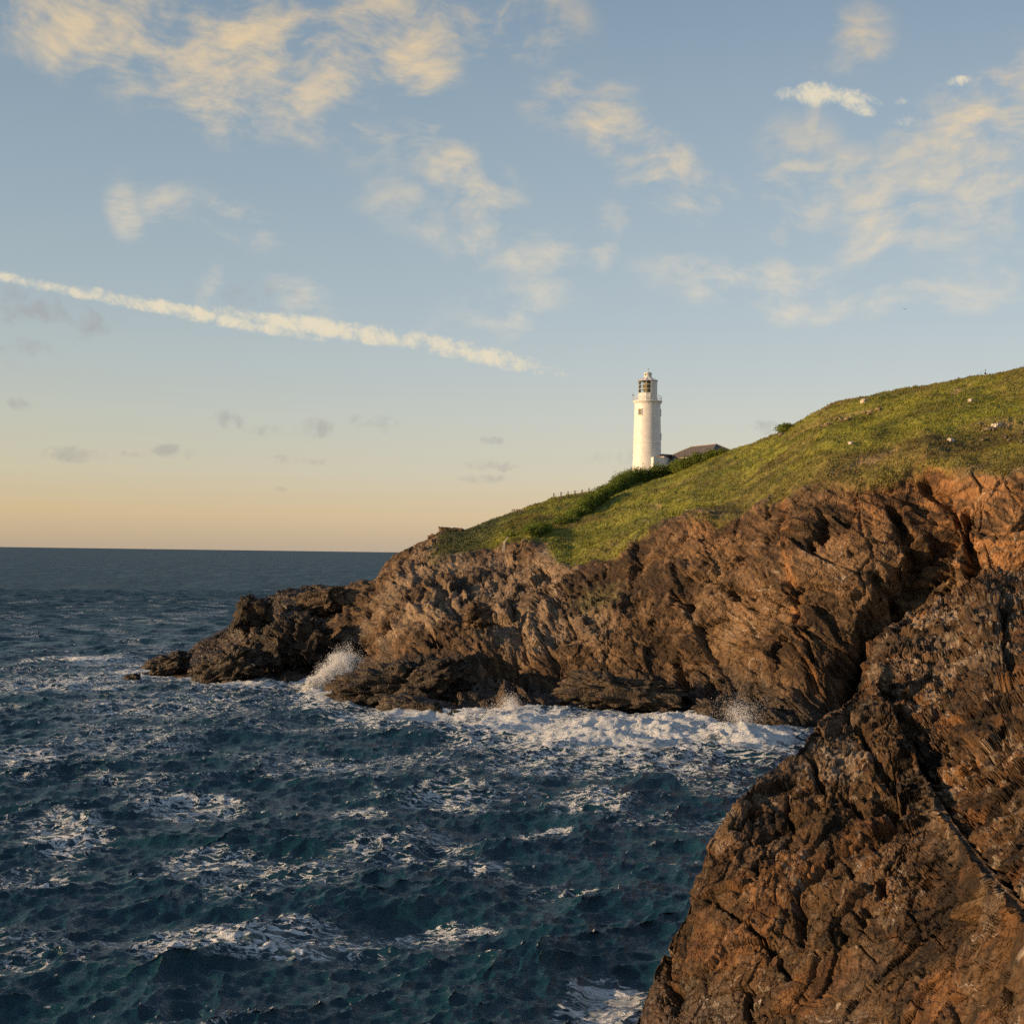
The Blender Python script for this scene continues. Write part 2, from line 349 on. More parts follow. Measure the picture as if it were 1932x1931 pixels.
fB, cB, rB = lerp(iB, fB, bedm), lerp(jB, cB, bedm), np.where(bedm > .5, rB, kB); fC, cC, rC = lerp(iC, fC, bedm), lerp(jC, cC, bedm), np.where(bedm > .5, rC, kC)
fine = fbm(Q / np.array([1.5, 1.5, 0.5]), 3, 51, 0.55, ridged=True)
bed = sb / 2.3 + fbm(P / 7, 2, 61) * 0.7; bt = bed - np.floor(bed); bedrand = np.sin(np.floor(bed) * 12.9898) * 43758.5453; bedrand -= np.floor(bedrand)
ledge = np.where(bt < 0.75, bt / 0.75, (1 - bt) / 0.25) * (0.4 + bedrand)
D = 1.9 * big + 1.5 * fA + .74 * fB + 0.38 * fC + .20 * fD + 0.34 * (ledge - .4) * bedm + 0.24 * (fine - .7) - .55 * (1 - sstep(cA, 0, 0.05)) * (rA > .4) - 0.30 * (1 - sstep(cB, 0, 0.06)) * (rB > .4) - .15 * (1 - sstep(cC, 0, 0.09)) * (rC > .5)
# clefts and caves seen in the face, after a first wide recess added for shade: (line, width, depth)
CLEFTS = [([(1775,1030),(1700,1120),(1645,1200),(1600,1310)],42,5.5),([(1622,1225),(1605,1262),(1590,1300)],14,6),([(1815,965),(1838,1055),(1826,1092)],14,5),([(1690,960),(1712,1040),(1722,1090)],13,3.6),([(1748,905),(1775,960),(1800,1015)],9,3),
          ([(1560,985),(1545,1040)],10,2.6),([(1455,940),(1462,985)],7,2),([(1650,1080),(1690,1120),(1700,1170)],14,3),([(945,1262),(985,1290)],20,4),([(1290,1245),(1300,1300)],14,3.2),
          ([(880,1135),(905,1160)],12,3),([(1385,1105),(1430,1135)],12,2.5),([(1275,1130),(1300,1150)],10,2.5),([(690,1215),(640,1255),(585,1295)],20,5),([(820,1195),(870,1235)],10,2.5),
          ([(520,1180),(505,1240)],10,3),([(455,1215),(490,1260)],9,2.5),([(1005,1085),(1040,1130)],7,1.8),([(1355,1285),(1345,1330)],10,2.4),([(1495,1105),(1508,1160),(1530,1250)],6,1.4)]
for ln, wd_, dp in CLEFTS:
    D -= .8 * dp * (1 - sstep(seg_dist(hu + edge * 16 + fB * 9, hv + wp[:, 0] * 22 + fC * 10, ln) / wd_ + .25 * fB + .3 * fC, .15, 1.25))
lowh = np.clip(HG[..., 6 if False else 0, 2] * 0 + 1, 0, 1)
amp = np.clip((s3[:, 2] + 1.0) / 9, 0.25, 1.0); amp = np.broadcast_to(amp[:, None], (nu, nr)).ravel()
amp = amp * sstep(hp, 0.0, 0.9) * (1 - .5 * np.exp(-((hp - 4.05) / .3) ** 2) * sstep(hu, 800, 900)) * (1 - 0.65 * sstep(hp, 5.3, 6.0) * sstep(hu, 700, 800) - 0.45 * sstep(hp, 5.4, 6) * (1 - sstep(hu, 700, 800)))
gd = fbm(P / 14, 3, 71) * 1.1 + fbm(P / 3.2, 3, 72) * 0.34 + fbm(P / np.array([1.6, 1.6, .6]), 2, 73) * 0.13
tr = (P[:, 2] / 1.15 + fbm(P / 7, 2, 74)); tr -= np.floor(tr)
gd = gd + 0.14 * sstep(tr, 0.55, 0.95)
gd *= 1 - 0.55 * sstep(hp, 5.6, 6.2)
disp = lerp(D * amp, gd, turf)
dirn = lerp(Nf, np.array([0, 0, 1.0]), (turf * 0.8)[:, None])
HV = P + dirn * disp[:, None]
# colours of the ground
n0 = fbm(P / 12, 4, 81); n1_ = fbm(Q / np.array([3., 3., .9]), 4, 82); n2_ = fbm(P / 1.3, 3, 83)
def C(*c): return np.array(c, f32)
tone = np.clip(0.5 + 0.8 * n0 + 0.7 * n1_ + 0.35 * (rB - .5) + 0.3 * (bedrand - .5) + .4 * (rC - .5) + .3 * (rD - .5), 0, 1)[:, None]
rock = lerp(C(.034, .020, .0105), C(.172, .105, .055), tone)
greyz = sstep(-np.hypot((hu - 960) / 300, (hv - 1140) / 120) + n0 * .8, -1.1, -.35)[:, None]
rock = lerp(rock, lerp(C(.062, .045, .032), C(.235, .178, .125), tone), greyz * .6)
oz = np.exp(-(seg_dist(hu + n0 * 30, hv, [(1742,870),(1770,930),(1800,1000),(1830,1040),(1932,1045)]) / 34) ** 2) * 1.1
oz += 0.8 * np.exp(-(seg_dist(hu + n1_ * 14, hv, [(1485,940),(1497,1060),(1508,1160),(1520,1215),(1545,1290)]) / 9) ** 2)
oz += 0.5 * np.exp(-(seg_dist(hu + n0 * 40, hv, [(1640,950),(1932,930)]) / 60) ** 2) + .35 * np.exp(-(np.hypot(hu - 1350, hv - 985) / 60) ** 2)
oz = np.clip(oz * (0.6 + 1.3 * n1_ + .5 * tone[:, 0]), 0, 1)[:, None]
rock = lerp(rock, lerp(C(.10, .045, .016), C(.30, .145, .055), tone), oz * .8)
vein = np.exp(-(np.abs(fbm(P / 7 + 40, 3, 85)) / 0.010) ** 2) * sstep(n0, -.1, .3)
rock = lerp(rock, C(.48, .41, .34), np.clip(vein, 0, 1)[:, None] * .6)
moss = sstep(-np.hypot((hu - 1130) / 80, (hv - 1130) / 45) + n1_ * .6, -.9, -.2)[:, None] * .5
rock = lerp(rock, C(.085, .085, .03), moss)
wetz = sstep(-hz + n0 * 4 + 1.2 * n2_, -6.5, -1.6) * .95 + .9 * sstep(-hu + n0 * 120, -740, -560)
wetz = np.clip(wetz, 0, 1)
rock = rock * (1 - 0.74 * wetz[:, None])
gt = np.clip(.5 + 1.0 * fbm(P / 8, 4, 91) + .5 * n2_, 0, 1)[:, None]
grass = lerp(C(.095, .100, .011), C(.215, .212, .024), gt)
dry = np.clip(sstep(fbm(P / 16, 4, 92) + .25 * n2_, 0.0, .45) * .75 + sstep(4.75 - hp + edge * .3, 0, .6) * .7 * sstep(hu, 1250, 1450) + sstep(hp, 5.75, 6) * sstep(hu, 1480, 1560) * .6, 0, 1)[:, None]
grass = lerp(grass, lerp(C(.085, .050, .022), C(.165, .105, .045), gt), dry * .6)
blue = (sstep(-hu + n0 * 60, -985, -900) * .8)[:, None]; grass = lerp(grass, C(.055, .065, .030), blue)
PATHS = [([(1520,800),(1560,795),(1610,782),(1665,768)],3.2),([(1560,905),(1640,880),(1690,855)],3.0),([(1690,750),(1760,745),(1830,730)],2.5),([(1840,815),(1900,800),(1960,792)],4),([(1210,965),(1310,935),(1420,880)],2.2)]
pt = np.zeros(len(P))
for ln, wd_ in PATHS: pt = np.maximum(pt, np.exp(-(seg_dist(hu, hv + n0 * 10, ln) / wd_) ** 2) * sstep(n2_ + n0, -.25, .2))
grass = lerp(grass, C(.30, .215, .11), (np.clip(pt, 0, 1) * .85)[:, None])
HV[:, 2] -= pt * turf * .45
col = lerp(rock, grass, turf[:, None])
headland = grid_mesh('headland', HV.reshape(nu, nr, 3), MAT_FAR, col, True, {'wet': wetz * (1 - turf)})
tag(headland, 'rocky headland with a grassy hill above brown cliffs', kind='structure')
HVu, HVv = proj(HV); HVd = HV[:, 1]
def pick(u, v, tol=2.2):
    """nearest visible ground point of the headland under a picture position"""
    m = np.where((np.abs(HVu - u) < tol) & (np.abs(HVv - v) < tol) & (hp < 7.2))[0]
    if not len(m): return pick(u, v, tol * 2)
    return HV[m[np.argmin(HVd[m])]].copy()

tick('before near crags')
# ------------------------------------------------------------------ near crags
def crag(name, label, top, low, U, low_ext, back, nseg, seed, sdirv, scale, cracks, amp0=1.0, toprough=1.0):
    pt_ = poly(top, U, 1.5); pl = poly(low, U, 3)
    t3 = at(U, pt_[:, 0], smooth1(pt_[:, 1:], 6, 0)[:, 0]); l3 = at(U, pl[:, 0], smooth1(pl[:, 1:], 6, 0)[:, 0])
    m3 = lerp(l3, t3, .5) + np.array([-.2, -.5, .3]) * amp0
    bk1 = t3 + np.array(back) * .4 + np.array([0, 0, -.5]); bk2 = t3 + np.array(back); bk2[:, 2] = np.minimum(bk2[:, 2], -3)
    ex = l3 + np.array(low_ext)
    G, Rp = sheet([ex, l3, m3, t3, bk1, bk2], nseg, 4.0)
    N = normals(G); N *= np.sign((N * (CAM - G)).sum(-1)[:, nseg[0]:nseg[0] + nseg[1]].mean())
    nu, nr = G.shape[:2]; P = G.reshape(-1, 3); Nf = N.reshape(-1, 3); u, v = proj(P); rp = np.broadcast_to(Rp, (nu, nr)).ravel()
    wp = np.stack([fbm(P / 4 + 3, 3, seed), fbm(P / 4 + 9, 3, seed + 1), fbm(P / 4 + 14, 3, seed + 2)], 1)
    Q = P + wp[:, [1, 2, 0]] * .35
    sd = np.array(sdirv) / np.linalg.norm(sdirv)
    def an(k, c): 
        al = (Q @ sd)[:, None] * sd; return ((Q - al) + al / c) / (k * scale)
    rough = sstep(v - fbm(P / 3, 2, seed + 7) * 260, 1880, 1420) * .82 + .18        # smoother skin low down
    rough = rough * toprough
    big = fbm(P / 6, 3, seed + 3)
    fA, cA, rA = facets(an(3.0, .55), seed + 4); fB, cB, rB = facets(an(1.15, .6), seed + 5); fC, cC, rC = facets(an(.48, .9), seed + 6)
    fine = fbm(an(.5, .9), 4, seed + 8, .55, True)
    fE, cE, rE = facets(an(.22, .95), seed + 9)
    D = .55 * big + .42 * fA * (.6 + .4 * rough) + .24 * fB * rough + .17 * fC * (.25 + .75 * rough) + .075 * fE * (.35 + .65 * rough) + .15 * (fine - .75) * (.4 + .6 * rough) - .50 * (1 - sstep(cA, 0, .045)) * (rA > .3) - .26 * (1 - sstep(cB, 0, .06)) * (rB > .4) - .10 * (1 - sstep(cC, 0, .10)) * (rC > .4) * (.4 + .6 * rough)
    for ln, wd_, dp in cracks:
        D -= dp * (1 - sstep(seg_dist(u + wp[:, 0] * 34 + fB * 9, v + wp[:, 1] * 34 + fC * 9, ln) / wd_ + .3 * fC, .25, 1.15))
    A = amp0 * lerp(1.0, .55, np.exp(-((rp - 3) / .12) ** 2))
    V = P + Nf * ((D - .25 * sstep(rp, 2.2, 3.)) * A)[:, None]
    n0 = fbm(P / 5, 4, seed + 11); n1 = fbm(an(1.3, .45), 4, seed + 12); n2 = fbm(P / .5, 3, seed + 13)
    tone = np.clip(.5 + .8 * n0 + .7 * n1 + .4 * (rB - .5) + .35 * (rC - .5) + .3 * (rE - .5), 0, 1)[:, None]
    c = lerp(C(.019, .011, .005), C(.098, .054, .023), tone)
    ru = sstep(fbm(P / 3.4 + 50, 4, seed + 14), .14, .42)[:, None]; c = lerp(c, lerp(C(.075, .034, .013), C(.205, .095, .034), tone), ru * .6)
    gy = sstep(fbm(P / 4.5 + 70, 3, seed + 15), .10, .38)[:, None]; c = lerp(c, lerp(C(.055, .042, .03), C(.20, .155, .115), tone), gy * .4 * (.3 + .7 * rough[:, None]))
    vn = np.exp(-(np.abs(fbm(an(3.5, .6) + 40, 3, seed + 16)) / .009) ** 2) * sstep(n0, -.1, .3)
    c = lerp(c, C(.50, .43, .36), np.clip(vn, 0, 1)[:, None] * .65)
    lich = sstep(n2 + .8 * n0, .34, .55)[:, None] * rough[:, None]; c = lerp(c, C(.33, .265, .20), lich * .4)
    wet = sstep(-V[:, 2] + n0 * 2.5, -3.2, -.6); c = c * (1 - .5 * wet[:, None])
    o = grid_mesh(name, V.reshape(nu, nr, 3), MAT_NEAR, c, True, {'wet': wet})
    tag(o, label, 'rock'); return o, V

NEAR_TOP = [(1150,1990,69),(1185,1931,69.5),(1198,1905,69.8),(1215,1855,70),(1224,1815,70.2),(1252,1775,70.6),(1290,1718,71.4),(1304,1680,72),(1315,1640,72.4),(1335,1590,73),(1365,1535,73.8),(1385,1505,74.3),(1402,1482,74.8),(1440,1452,76),(1470,1428,77),
            (1490,1402,77.8),(1506,1382,78.3),(1530,1352,79.2),(1556,1325,80),(1580,1312,80.8),(1600,1294,81.6),(1622,1278,82.2),(1645,1266,82.6),(1662,1282,81.5),(1690,1330,79),(1712,1378,76.5),(1745,1450,72.5),(1790,1530,67),(1850,1612,60),(1932,1706,52),(2060,1850,43),(2140,1930,38),(2620,2360,27)]
NEAR_LOW = [(1150,2120,66.5),(1250,2140,64),(1400,2160,60.5),(1600,2180,55),(1800,2200,49),(1932,2210,45),(2140,2230,36),(2620,2640,25)]
CR_NEAR = [([(1560,1880),(1600,1760),(1655,1690),(1700,1600)],3.5,.9),([(1330,1690),(1390,1720),(1450,1790),(1490,1850)],4,1.0),([(1480,1500),(1475,1570),(1440,1640)],4,1.0),([(1690,1500),(1640,1560),(1560,1620)],8,1.3),([(1560,1640),(1510,1720),(1500,1760)],9,1.0),
           ([(1800,1840),(1850,1760),(1890,1700)],3.5,1.0),([(1860,1935),(1905,1850),(1932,1810)],5,1.0),([(1385,1545),(1420,1500)],6,.7),([(1700,1900),(1770,1780),(1900,1640)],3.5,.35),([(1240,1800),(1300,1900)],6,.6),([(1600,1330),(1640,1420),(1700,1480)],8,.7),([(1400,1880),(1420,1935)],5,.7),([(1530,1420),(1560,1510),(1620,1530)],7,.8)]
Un = np.concatenate([np.arange(1150, 1660, 2.05), np.arange(1660, 1945, .95), np.arange(1945, 2141, 2.4), np.arange(2141, 2620, 8)])
near, NV = crag('crag', 'craggy brown rock slope rising from the sea in the lower right corner', NEAR_TOP, NEAR_LOW, Un, (0, -9, -6), (3.0, 9.0, -14), [6, 225, 190, 12, 10], 200, (-.62, .35, .55), 1.0, [(l_, w_ * 1.5, d_ * 1.4) for l_, w_, d_ in CR_NEAR])
FAR_TOP = [(1590,1345,88),(1612,1300,89),(1626,1272,90),(1632,1240,91),(1636,1212,91.5),(1655,1192,92),(1676,1168,93),(1700,1150,94),(1740,1132,95.5),(1768,1118,96.5),(1800,1102,97.5),(1822,1086,98.3),(1838,1070,99),(1858,1058,99.6),(1885,1052,100.4),(1910,1058,101),(1932,1050,101.6),(2000,1040,103),(2140,1015,106),(2620,930,114)]
FAR_LOW = [(1590,1420,86),(1640,1330,84.5),(1662,1300,83),(1690,1345,80.2),(1712,1392,77.6),(1745,1462,73.6),(1790,1542,68),(1850,1624,61),(1932,1718,53),(2060,1862,44),(2140,1945,39),(2620,2380,27.5)]
CR_FAR = [([(1660,1290),(1712,1385),(1790,1540),(1850,1625),(1932,1715)],7,.8),([(1680,1330),(1760,1400),(1840,1440),(1932,1480)],6,.9),([(1905,1130),(1888,1200),(1905,1260)],12,1.0),([(1790,1300),(1765,1360)],8,.9),([(1640,1260),(1700,1240),(1790,1215),(1850,1215)],5,.6),([(1830,1560),(1880,1620),(1932,1650)],7,.8),([(1880,1290),(1840,1340)],8,.8)]
Uf = np.concatenate([np.arange(1590, 1670, 2.05), np.arange(1670, 1945, 1.1), np.arange(1945, 2141, 2.6), np.arange(2141, 2620, 8)])
farc, FV = crag('crag', 'rugged reddish brown rock ridge behind the nearest rock slope at right edge', FAR_TOP, FAR_LOW, Uf, (1.0, 1.5, -4), (4.0, 10.0, -16), [4, 150, 125, 10, 8], 300, (.45, .3, .8), 1.1, CR_FAR, 1.0, 1.25)

tick('before sea')
# ------------------------------------------------------------------ sea
def fft_tile(L, n, lam_lo, lam_hi, hs, wind, seed, spread=2.5):
    r = np.random.default_rng(seed)
    k = 2 * np.pi * np.fft.fftfreq(n, L / n); kx, ky = np.meshgrid(k, k, indexing='ij'); kk = np.hypot(kx, ky); kk[0, 0] = 1
    lam = 2 * np.pi / kk
    kp = 2 * np.pi / lam_hi * 1.3
    S = np.exp(-1.1 * (kp / kk) ** 2) / kk ** 3.6
    S *= (lam > lam_lo) * (lam < lam_hi * 2)
    c = (kx * wind[0] + ky * wind[1]) / kk; S *= np.where(c > 0, c ** 2 * spread, .35 * np.abs(c) ** 2) + 0.12
    S[0, 0] = 0
    h = np.sqrt(S) * (r.normal(size=(n, n)) + 1j * r.normal(size=(n, n)))
    z = np.fft.ifft2(h).real; sc_ = hs / 4 / z.std(); h = h * sc_; z = z * sc_
    dx_ = np.fft.ifft2(-1j * kx / kk * h).real; dy_ = np.fft.ifft2(-1j * ky / kk * h).real
    jxx = np.fft.ifft2(kx * kx / kk * h).real; jyy = np.fft.ifft2(ky * ky / kk * h).real; jxy = np.fft.ifft2(kx * ky / kk * h).real
    return dict(L=L, n=n, a=np.stack([dx_, dy_, z, jxx, jyy, jxy], -1).astype(f32))
def samp(t, X, Y, rot):
    c, s = math.cos(rot), math.sin(rot); x = (c * X + s * Y) / t['L'] * t['n']; y = (-s * X + c * Y) / t['L'] * t['n']
    ix = np.floor(x).astype(int); iy = np.floor(y).astype(int); fx = (x - ix)[..., None]; fy = (y - iy)[..., None]; n = t['n']; a = t['a']
    o = (a[ix % n, iy % n] * (1 - fx) * (1 - fy) + a[(ix + 1) % n, iy % n] * fx * (1 - fy) + a[ix % n, (iy + 1) % n] * (1 - fx) * fy + a[(ix + 1) % n, (iy + 1) % n] * fx * fy)
    ddx, ddy = o[..., 0].copy(), o[..., 1].copy(); o[..., 0] = c * ddx - s * ddy; o[..., 1] = s * ddx + c * ddy
    return o
th = np.linspace(math.radians(-27), math.radians(27), 530)
rr = np.concatenate([np.geomspace(62, 800, 760), np.geomspace(800, 60000, 110)[1:]])
TH, RR = np.meshgrid(th, rr, indexing='ij'); X = RR * np.sin(TH); Y = RR * np.cos(TH)
wind = np.array([.45, -.9]); wind /= np.linalg.norm(wind)
t1 = fft_tile(173., 512, 4.0, 26., 1.25, wind, 1); t2 = fft_tile(47., 512, .35, 3.8, .44, wind, 2, 2.0)
att = lambda a, b: 1 - sstep(RR, a, b)
A = samp(t1, X, Y, .0) * (1 - .999 * sstep(RR, 900, 5000))[..., None]
B = samp(t2, X, Y, .35) * (att(200, 600))[..., None]
O = A + B; chop = 1.15
jac = (1 - chop * O[..., 3]) * (1 - chop * O[..., 4]) - (chop * O[..., 5]) ** 2
wdx, wdy, wz = chop * O[..., 0], chop * O[..., 1], O[..., 2]
SU, SV = proj(np.stack([X, Y, np.zeros_like(X)], -1).reshape(-1, 3)); SU = SU.reshape(X.shape); SV = SV.reshape(X.shape)
Pn = np.stack([X, Y, np.zeros_like(X)], -1).reshape(-1, 3)
sn0 = fbm(Pn / 14, 4, 401).reshape(X.shape); sn1 = fbm(Pn / 3.5, 4, 402).reshape(X.shape); sn2 = fbm(Pn / 1.1, 3, 403).reshape(X.shape)
# water heaped against the cliff foot, and how much froth lies where
surf = np.zeros_like(X); froth = np.zeros_like(X)
SURF = [(1250,1392,170,26,1.7),(1130,1380,90,22,1.1),(1400,1400,70,20,1.2),(960,1362,80,16,1.2),(1300,1362,120,12,1.3),(800,1340,70,12,.6),(640,1318,50,14,.8),(592,1302,22,12,2.4),(1060,1352,70,10,.9)]
for (u, v, ru, rv, h) in SURF: surf += h * np.exp(-((SU - u) / ru) ** 2 - ((SV - v) / rv) ** 2)
wz = wz * (1 - .45 * np.clip(surf, 0, 1)) + .75 * surf * (1 + .6 * sn0 + .5 * sn1 + .35 * sn2)
for (u, v, ru, rv, s_) in [(1190,1388,280,46,1.05),(1420,1394,110,36,1.1),(1320,1372,200,20,1.2),(980,1368,150,26,1.0),(820,1345,180,22,.9),(640,1315,90,22,.95),(300,1268,110,14,.85),(160,1245,110,9,.8),(470,1292,120,10,.8),(330,1330,300,45,.30),(120,1290,160,20,.5),
                           (470,1775,230,42,.62),(560,1800,80,16,.7),(420,1770,70,20,.7),(130,1575,90,40,.62),(360,1520,120,26,.5),(60,1430,60,26,.62),(90,1665,80,20,.5),(680,1535,60,18,.55),(1010,1575,60,18,.66),(1120,1520,100,24,.55),(1110,1490,70,16,.5),
                           (640,1450,330,50,.24),(250,1400,260,60,.26),(760,1600,200,40,.3),(850,1740,90,16,.45),(1230,1890,80,50,.55),(560,1640,200,40,.28),(900,1630,80,14,.4),(400,1620,110,22,.45),(860,1500,130,40,.4),(1180,1440,300,26,.5),(500,1370,300,40,.22)]:
    froth = np.maximum(froth, s_ * np.exp(-((SU - u) / ru) ** 2 - ((SV - v + (SU - u) * .02) / rv) ** 2))
froth = np.maximum(froth, .215 * sstep(sn0 + .4 * fbm(Pn / np.array([60., 25., 1]), 3, 404).reshape(X.shape), -.15, .35) * att(500, 1500))
# froth hugging the rocks
for (pts, wd_) in [(W_, 5.0)]:
    wl = sea_at(np.array([p[0] for p in pts]), np.array([p[1] for p in pts]))[:, :2]
    froth = np.maximum(froth, .8 * np.exp(-(seg_dist(X, Y, wl) / wd_) ** 2))
froth = np.maximum(froth, .75 * np.exp(-(seg_dist(X, Y, [(4.2, 71.5), (6, 78)]) / 1.8) ** 2))
crest = sstep(-jac + .10 * sn1, -.30, .2) * (.55 + .45 * sstep(sn0, -.25, .2)) * (1 - .2 * sstep(RR, 300, 900))
far_ = sstep(RR, 150, 700)
SG = np.stack([X - wdx, Y - wdy, wz], -1)
m, t = material('sea_water')
Pq = t.node('ShaderNodeTexCoord').outputs['Object']
fr = t.node('ShaderNodeAttribute', attribute_name='froth').outputs['Fac']; cr = t.node('ShaderNodeAttribute', attribute_name='crest').outputs['Fac']
fa = t.node('ShaderNodeAttribute', attribute_name='far').outputs['Fac']
st = t.node('ShaderNodeMapping', {'Vector': Pq, 'Rotation': (0, 0, .35), 'Scale': (.55, 1.0, 1)}).outputs[0]
fw = t.vmath('ADD', st, t.vmath('SCALE', t.noise(st, .35, 3).outputs['Color'])); fw.node.inputs[1].links[0].from_node.inputs['Scale'].default_value = 3.5
lace = t.math('ABSOLUTE', t.math('SUBTRACT', t.noise(fw, .8, 5, .62, .6).outputs[0], .5))
lace = t.math('MULTIPLY', t.rng(lace, .075, 0.0), t.rng(fr, .04, .25))
gran = t.noise(fw, 2.6, 5, .7, .3).outputs[0]
pat = t.math('ADD', t.math('MULTIPLY', lace, .62), t.math('MULTIPLY', gran, .70))
f1 = t.rng(t.math('ADD', t.math('MULTIPLY', fr, 1.0), pat), .90, 1.25)
f2 = t.rng(t.math('ADD', cr, t.math('MULTIPLY', gran, .8)), .78, 1.12)
swl = t.noise(t.node('ShaderNodeMapping', {'Vector': Pq, 'Rotation': (0, 0, .04), 'Scale': (.06, .0075, 1)}).outputs[0], 1.0, 4, .7).outputs[0]
cap = t.noise(t.node('ShaderNodeMapping', {'Vector': Pq, 'Rotation': (0, 0, .2), 'Scale': (.30, .13, 1)}).outputs[0], 1.0, 4, .7).outputs[0]
f2 = t.math('MAXIMUM', f2, t.math('MULTIPLY', t.math('MAXIMUM', t.rng(cap, .68, .78), t.rng(swl, .68, .74)), t.math('MULTIPLY', fa, .45)))
foam = t.math('MINIMUM', t.math('MAXIMUM', f1, f2), 1.0)
rip = t.noise(t.node('ShaderNodeMapping', {'Vector': Pq, 'Rotation': (0, 0, -.45), 'Scale': (.5, 1.4, 1)}).outputs[0], 3.8, 4, .6).outputs[0]
rip2 = t.noise(t.node('ShaderNodeMapping', {'Vector': Pq, 'Rotation': (0, 0, -.3), 'Scale': (.5, 1., 1)}).outputs[0], .9, 3, .6).outputs['Color']
bmp = t.node('ShaderNodeBump', {'Height': rip, 'Strength': .8, 'Distance': .23}).outputs[0]
slope = t.vmath('MULTIPLY', t.vmath('SUBTRACT', rip2, (.5, .5, .5)), t.node('ShaderNodeCombineXYZ', {0: t.math('MULTIPLY', fa, .8), 1: t.math('MULTIPLY', fa, 1.0), 2: 0.0}).outputs[0])
bmp = t.vmath('NORMALIZE', t.vmath('ADD', bmp, slope))
dep = t.mix(t.noise(Pq, .05, 3).outputs[0], (.004, .024, .052), (.006, .042, .050))
wat = t.node('ShaderNodeBsdfPrincipled', {'Base Color': dep, 'Roughness': t.math('MULTIPLY_ADD', t.math('MULTIPLY', fa, t.math('SUBTRACT', swl, .5)), .55, t.rng(fa, 0, 1, .19, .54, False)), 'IOR': 1.333, 'Specular IOR Level': .5, 'Normal': bmp})
fb = t.node('ShaderNodeBump', {'Height': gran, 'Strength': 1.0, 'Distance': .5}).outputs[0]
fo = t.node('ShaderNodeBsdfPrincipled', {'Base Color': t.mix(t.rng(gran, .35, .65), (.60, .64, .67), (.84, .84, .84)), 'Roughness': .8, 'Normal': fb, 'Specular IOR Level': .2})
ms = t.node('ShaderNodeMixShader', {0: t.math('MULTIPLY', foam, .93), 1: wat, 2: fo})
finish(t, ms); MAT_SEA = m
sea = grid_mesh('sea', SG, MAT_SEA, None, True, {'froth': froth, 'crest': crest, 'far': far_})
tag(sea, 'choppy dark blue green sea', kind='structure')

# ------------------------------------------------------------------ small mesh builder
class MB:
    def __init__(s): s.v = []; s.f = []
    def add(s, vs_, fs):
        k = len(s.v); s.v += [tuple(map(float, p)) for p in vs_]; s.f += [tuple(i + k for i in f) for f in fs]; return s
    def box(s, c, size, rz=0.0, taper=1.0):
        hx, hy, hz = (x / 2 for x in size); co, si = math.cos(rz), math.sin(rz); v = []
        for z, k in ((-hz, 1.0), (hz, taper)):
            for x, y in ((-hx, -hy), (hx, -hy), (hx, hy), (-hx, hy)):
                x *= k; y *= k; v.append((c[0] + co * x - si * y, c[1] + si * x + co * y, c[2] + z))
        return s.add(v, [(3, 2, 1, 0), (4, 5, 6, 7), (0, 1, 5, 4), (1, 2, 6, 5), (2, 3, 7, 6), (3, 0, 4, 7)])
    def tube(s, a, b, r, n=6, r2=None):
        a, b = Vector(a), Vector(b); d = (b - a).normalized(); x = d.orthogonal().normalized(); y = d.cross(x); r2 = r if r2 is None else r2
        v = [a + (x * math.cos(t) + y * math.sin(t)) * r for t in np.arange(n) * 2 * math.pi / n] + [b + (x * math.cos(t) + y * math.sin(t)) * r2 for t in np.arange(n) * 2 * math.pi / n]
        return s.add(v, [(i, (i + 1) % n, n + (i + 1) % n, n + i) for i in range(n)] + [tuple(range(n))[::-1], tuple(range(n, 2 * n))])
    def lathe(s, prof, n=48, a0=0.0, arc=None, close=True):
        k = n if arc is None else n + 1; tt = a0 + np.arange(k) * ((2 * math.pi if arc is None else arc) / n)
        v = [(r * math.sin(t), -r * math.cos(t), z) for (r, z) in prof for t in tt]; f = []
        for i in range(len(prof) - 1):
            for j in range(n): f.append((i * k + j, i * k + (j + 1) % k, (i + 1) * k + (j + 1) % k, (i + 1) * k + j))
        return s.add(v, f)
    def build(s, name, mat, parent=None, smooth=False, loc=None):
        me = bpy.data.meshes.new(name); me.from_pydata(s.v, [], s.f); me.materials.append(mat); me.update()
        if smooth: me.polygons.foreach_set('use_smooth', [True] * len(me.polygons))
        o = bpy.data.objects.new(name, me); COL.objects.link(o)
        if parent: o.parent = parent
        if loc is not None: o.location = loc
        return o
def empty(name, loc, rz=0.0):
    o = bpy.data.objects.new(name, None); COL.objects.link(o); o.location = Vector(loc); o.rotation_euler.z = rz; o.empty_display_size = .5; return o
def ring(mb, r, z, t, n=48): return mb.lathe([(r - t, z - t), (r + t, z - t), (r + t, z + t), (r - t, z + t), (r - t, z - t)], n)

# ------------------------------------------------------------------ lighthouse
M_WHITE = simple('white_render', (.66, .645, .63), .55, var=.08, scale=.7)
M_IRON = simple('painted_iron', (.58, .58, .575), .4, var=.06)
M_DARK = simple('dark_fitting', (.03, .03, .03), .5)
M_STAIN = simple('rust_streak', (.42, .27, .16), .8, var=.25)
mg, tg = material('lantern_glass'); gl = tg.node('ShaderNodeMixShader', {0: tg.node('ShaderNodeFresnel', {0: 1.45}).outputs[0], 1: tg.node('ShaderNodeBsdfTransparent', {0: (.93, .95, .94, 1)}), 2: tg.node('ShaderNodeBsdfGlossy', {1: .03})}); finish(tg, gl); M_GLASS = mg
ml, tl = material('lens_glass'); wv = tl.node('ShaderNodeTexWave', {'Vector': tl.node('ShaderNodeTexCoord').outputs['Object'], 'Scale': 2.6, 'Distortion': .0}, bands_direction='Z')
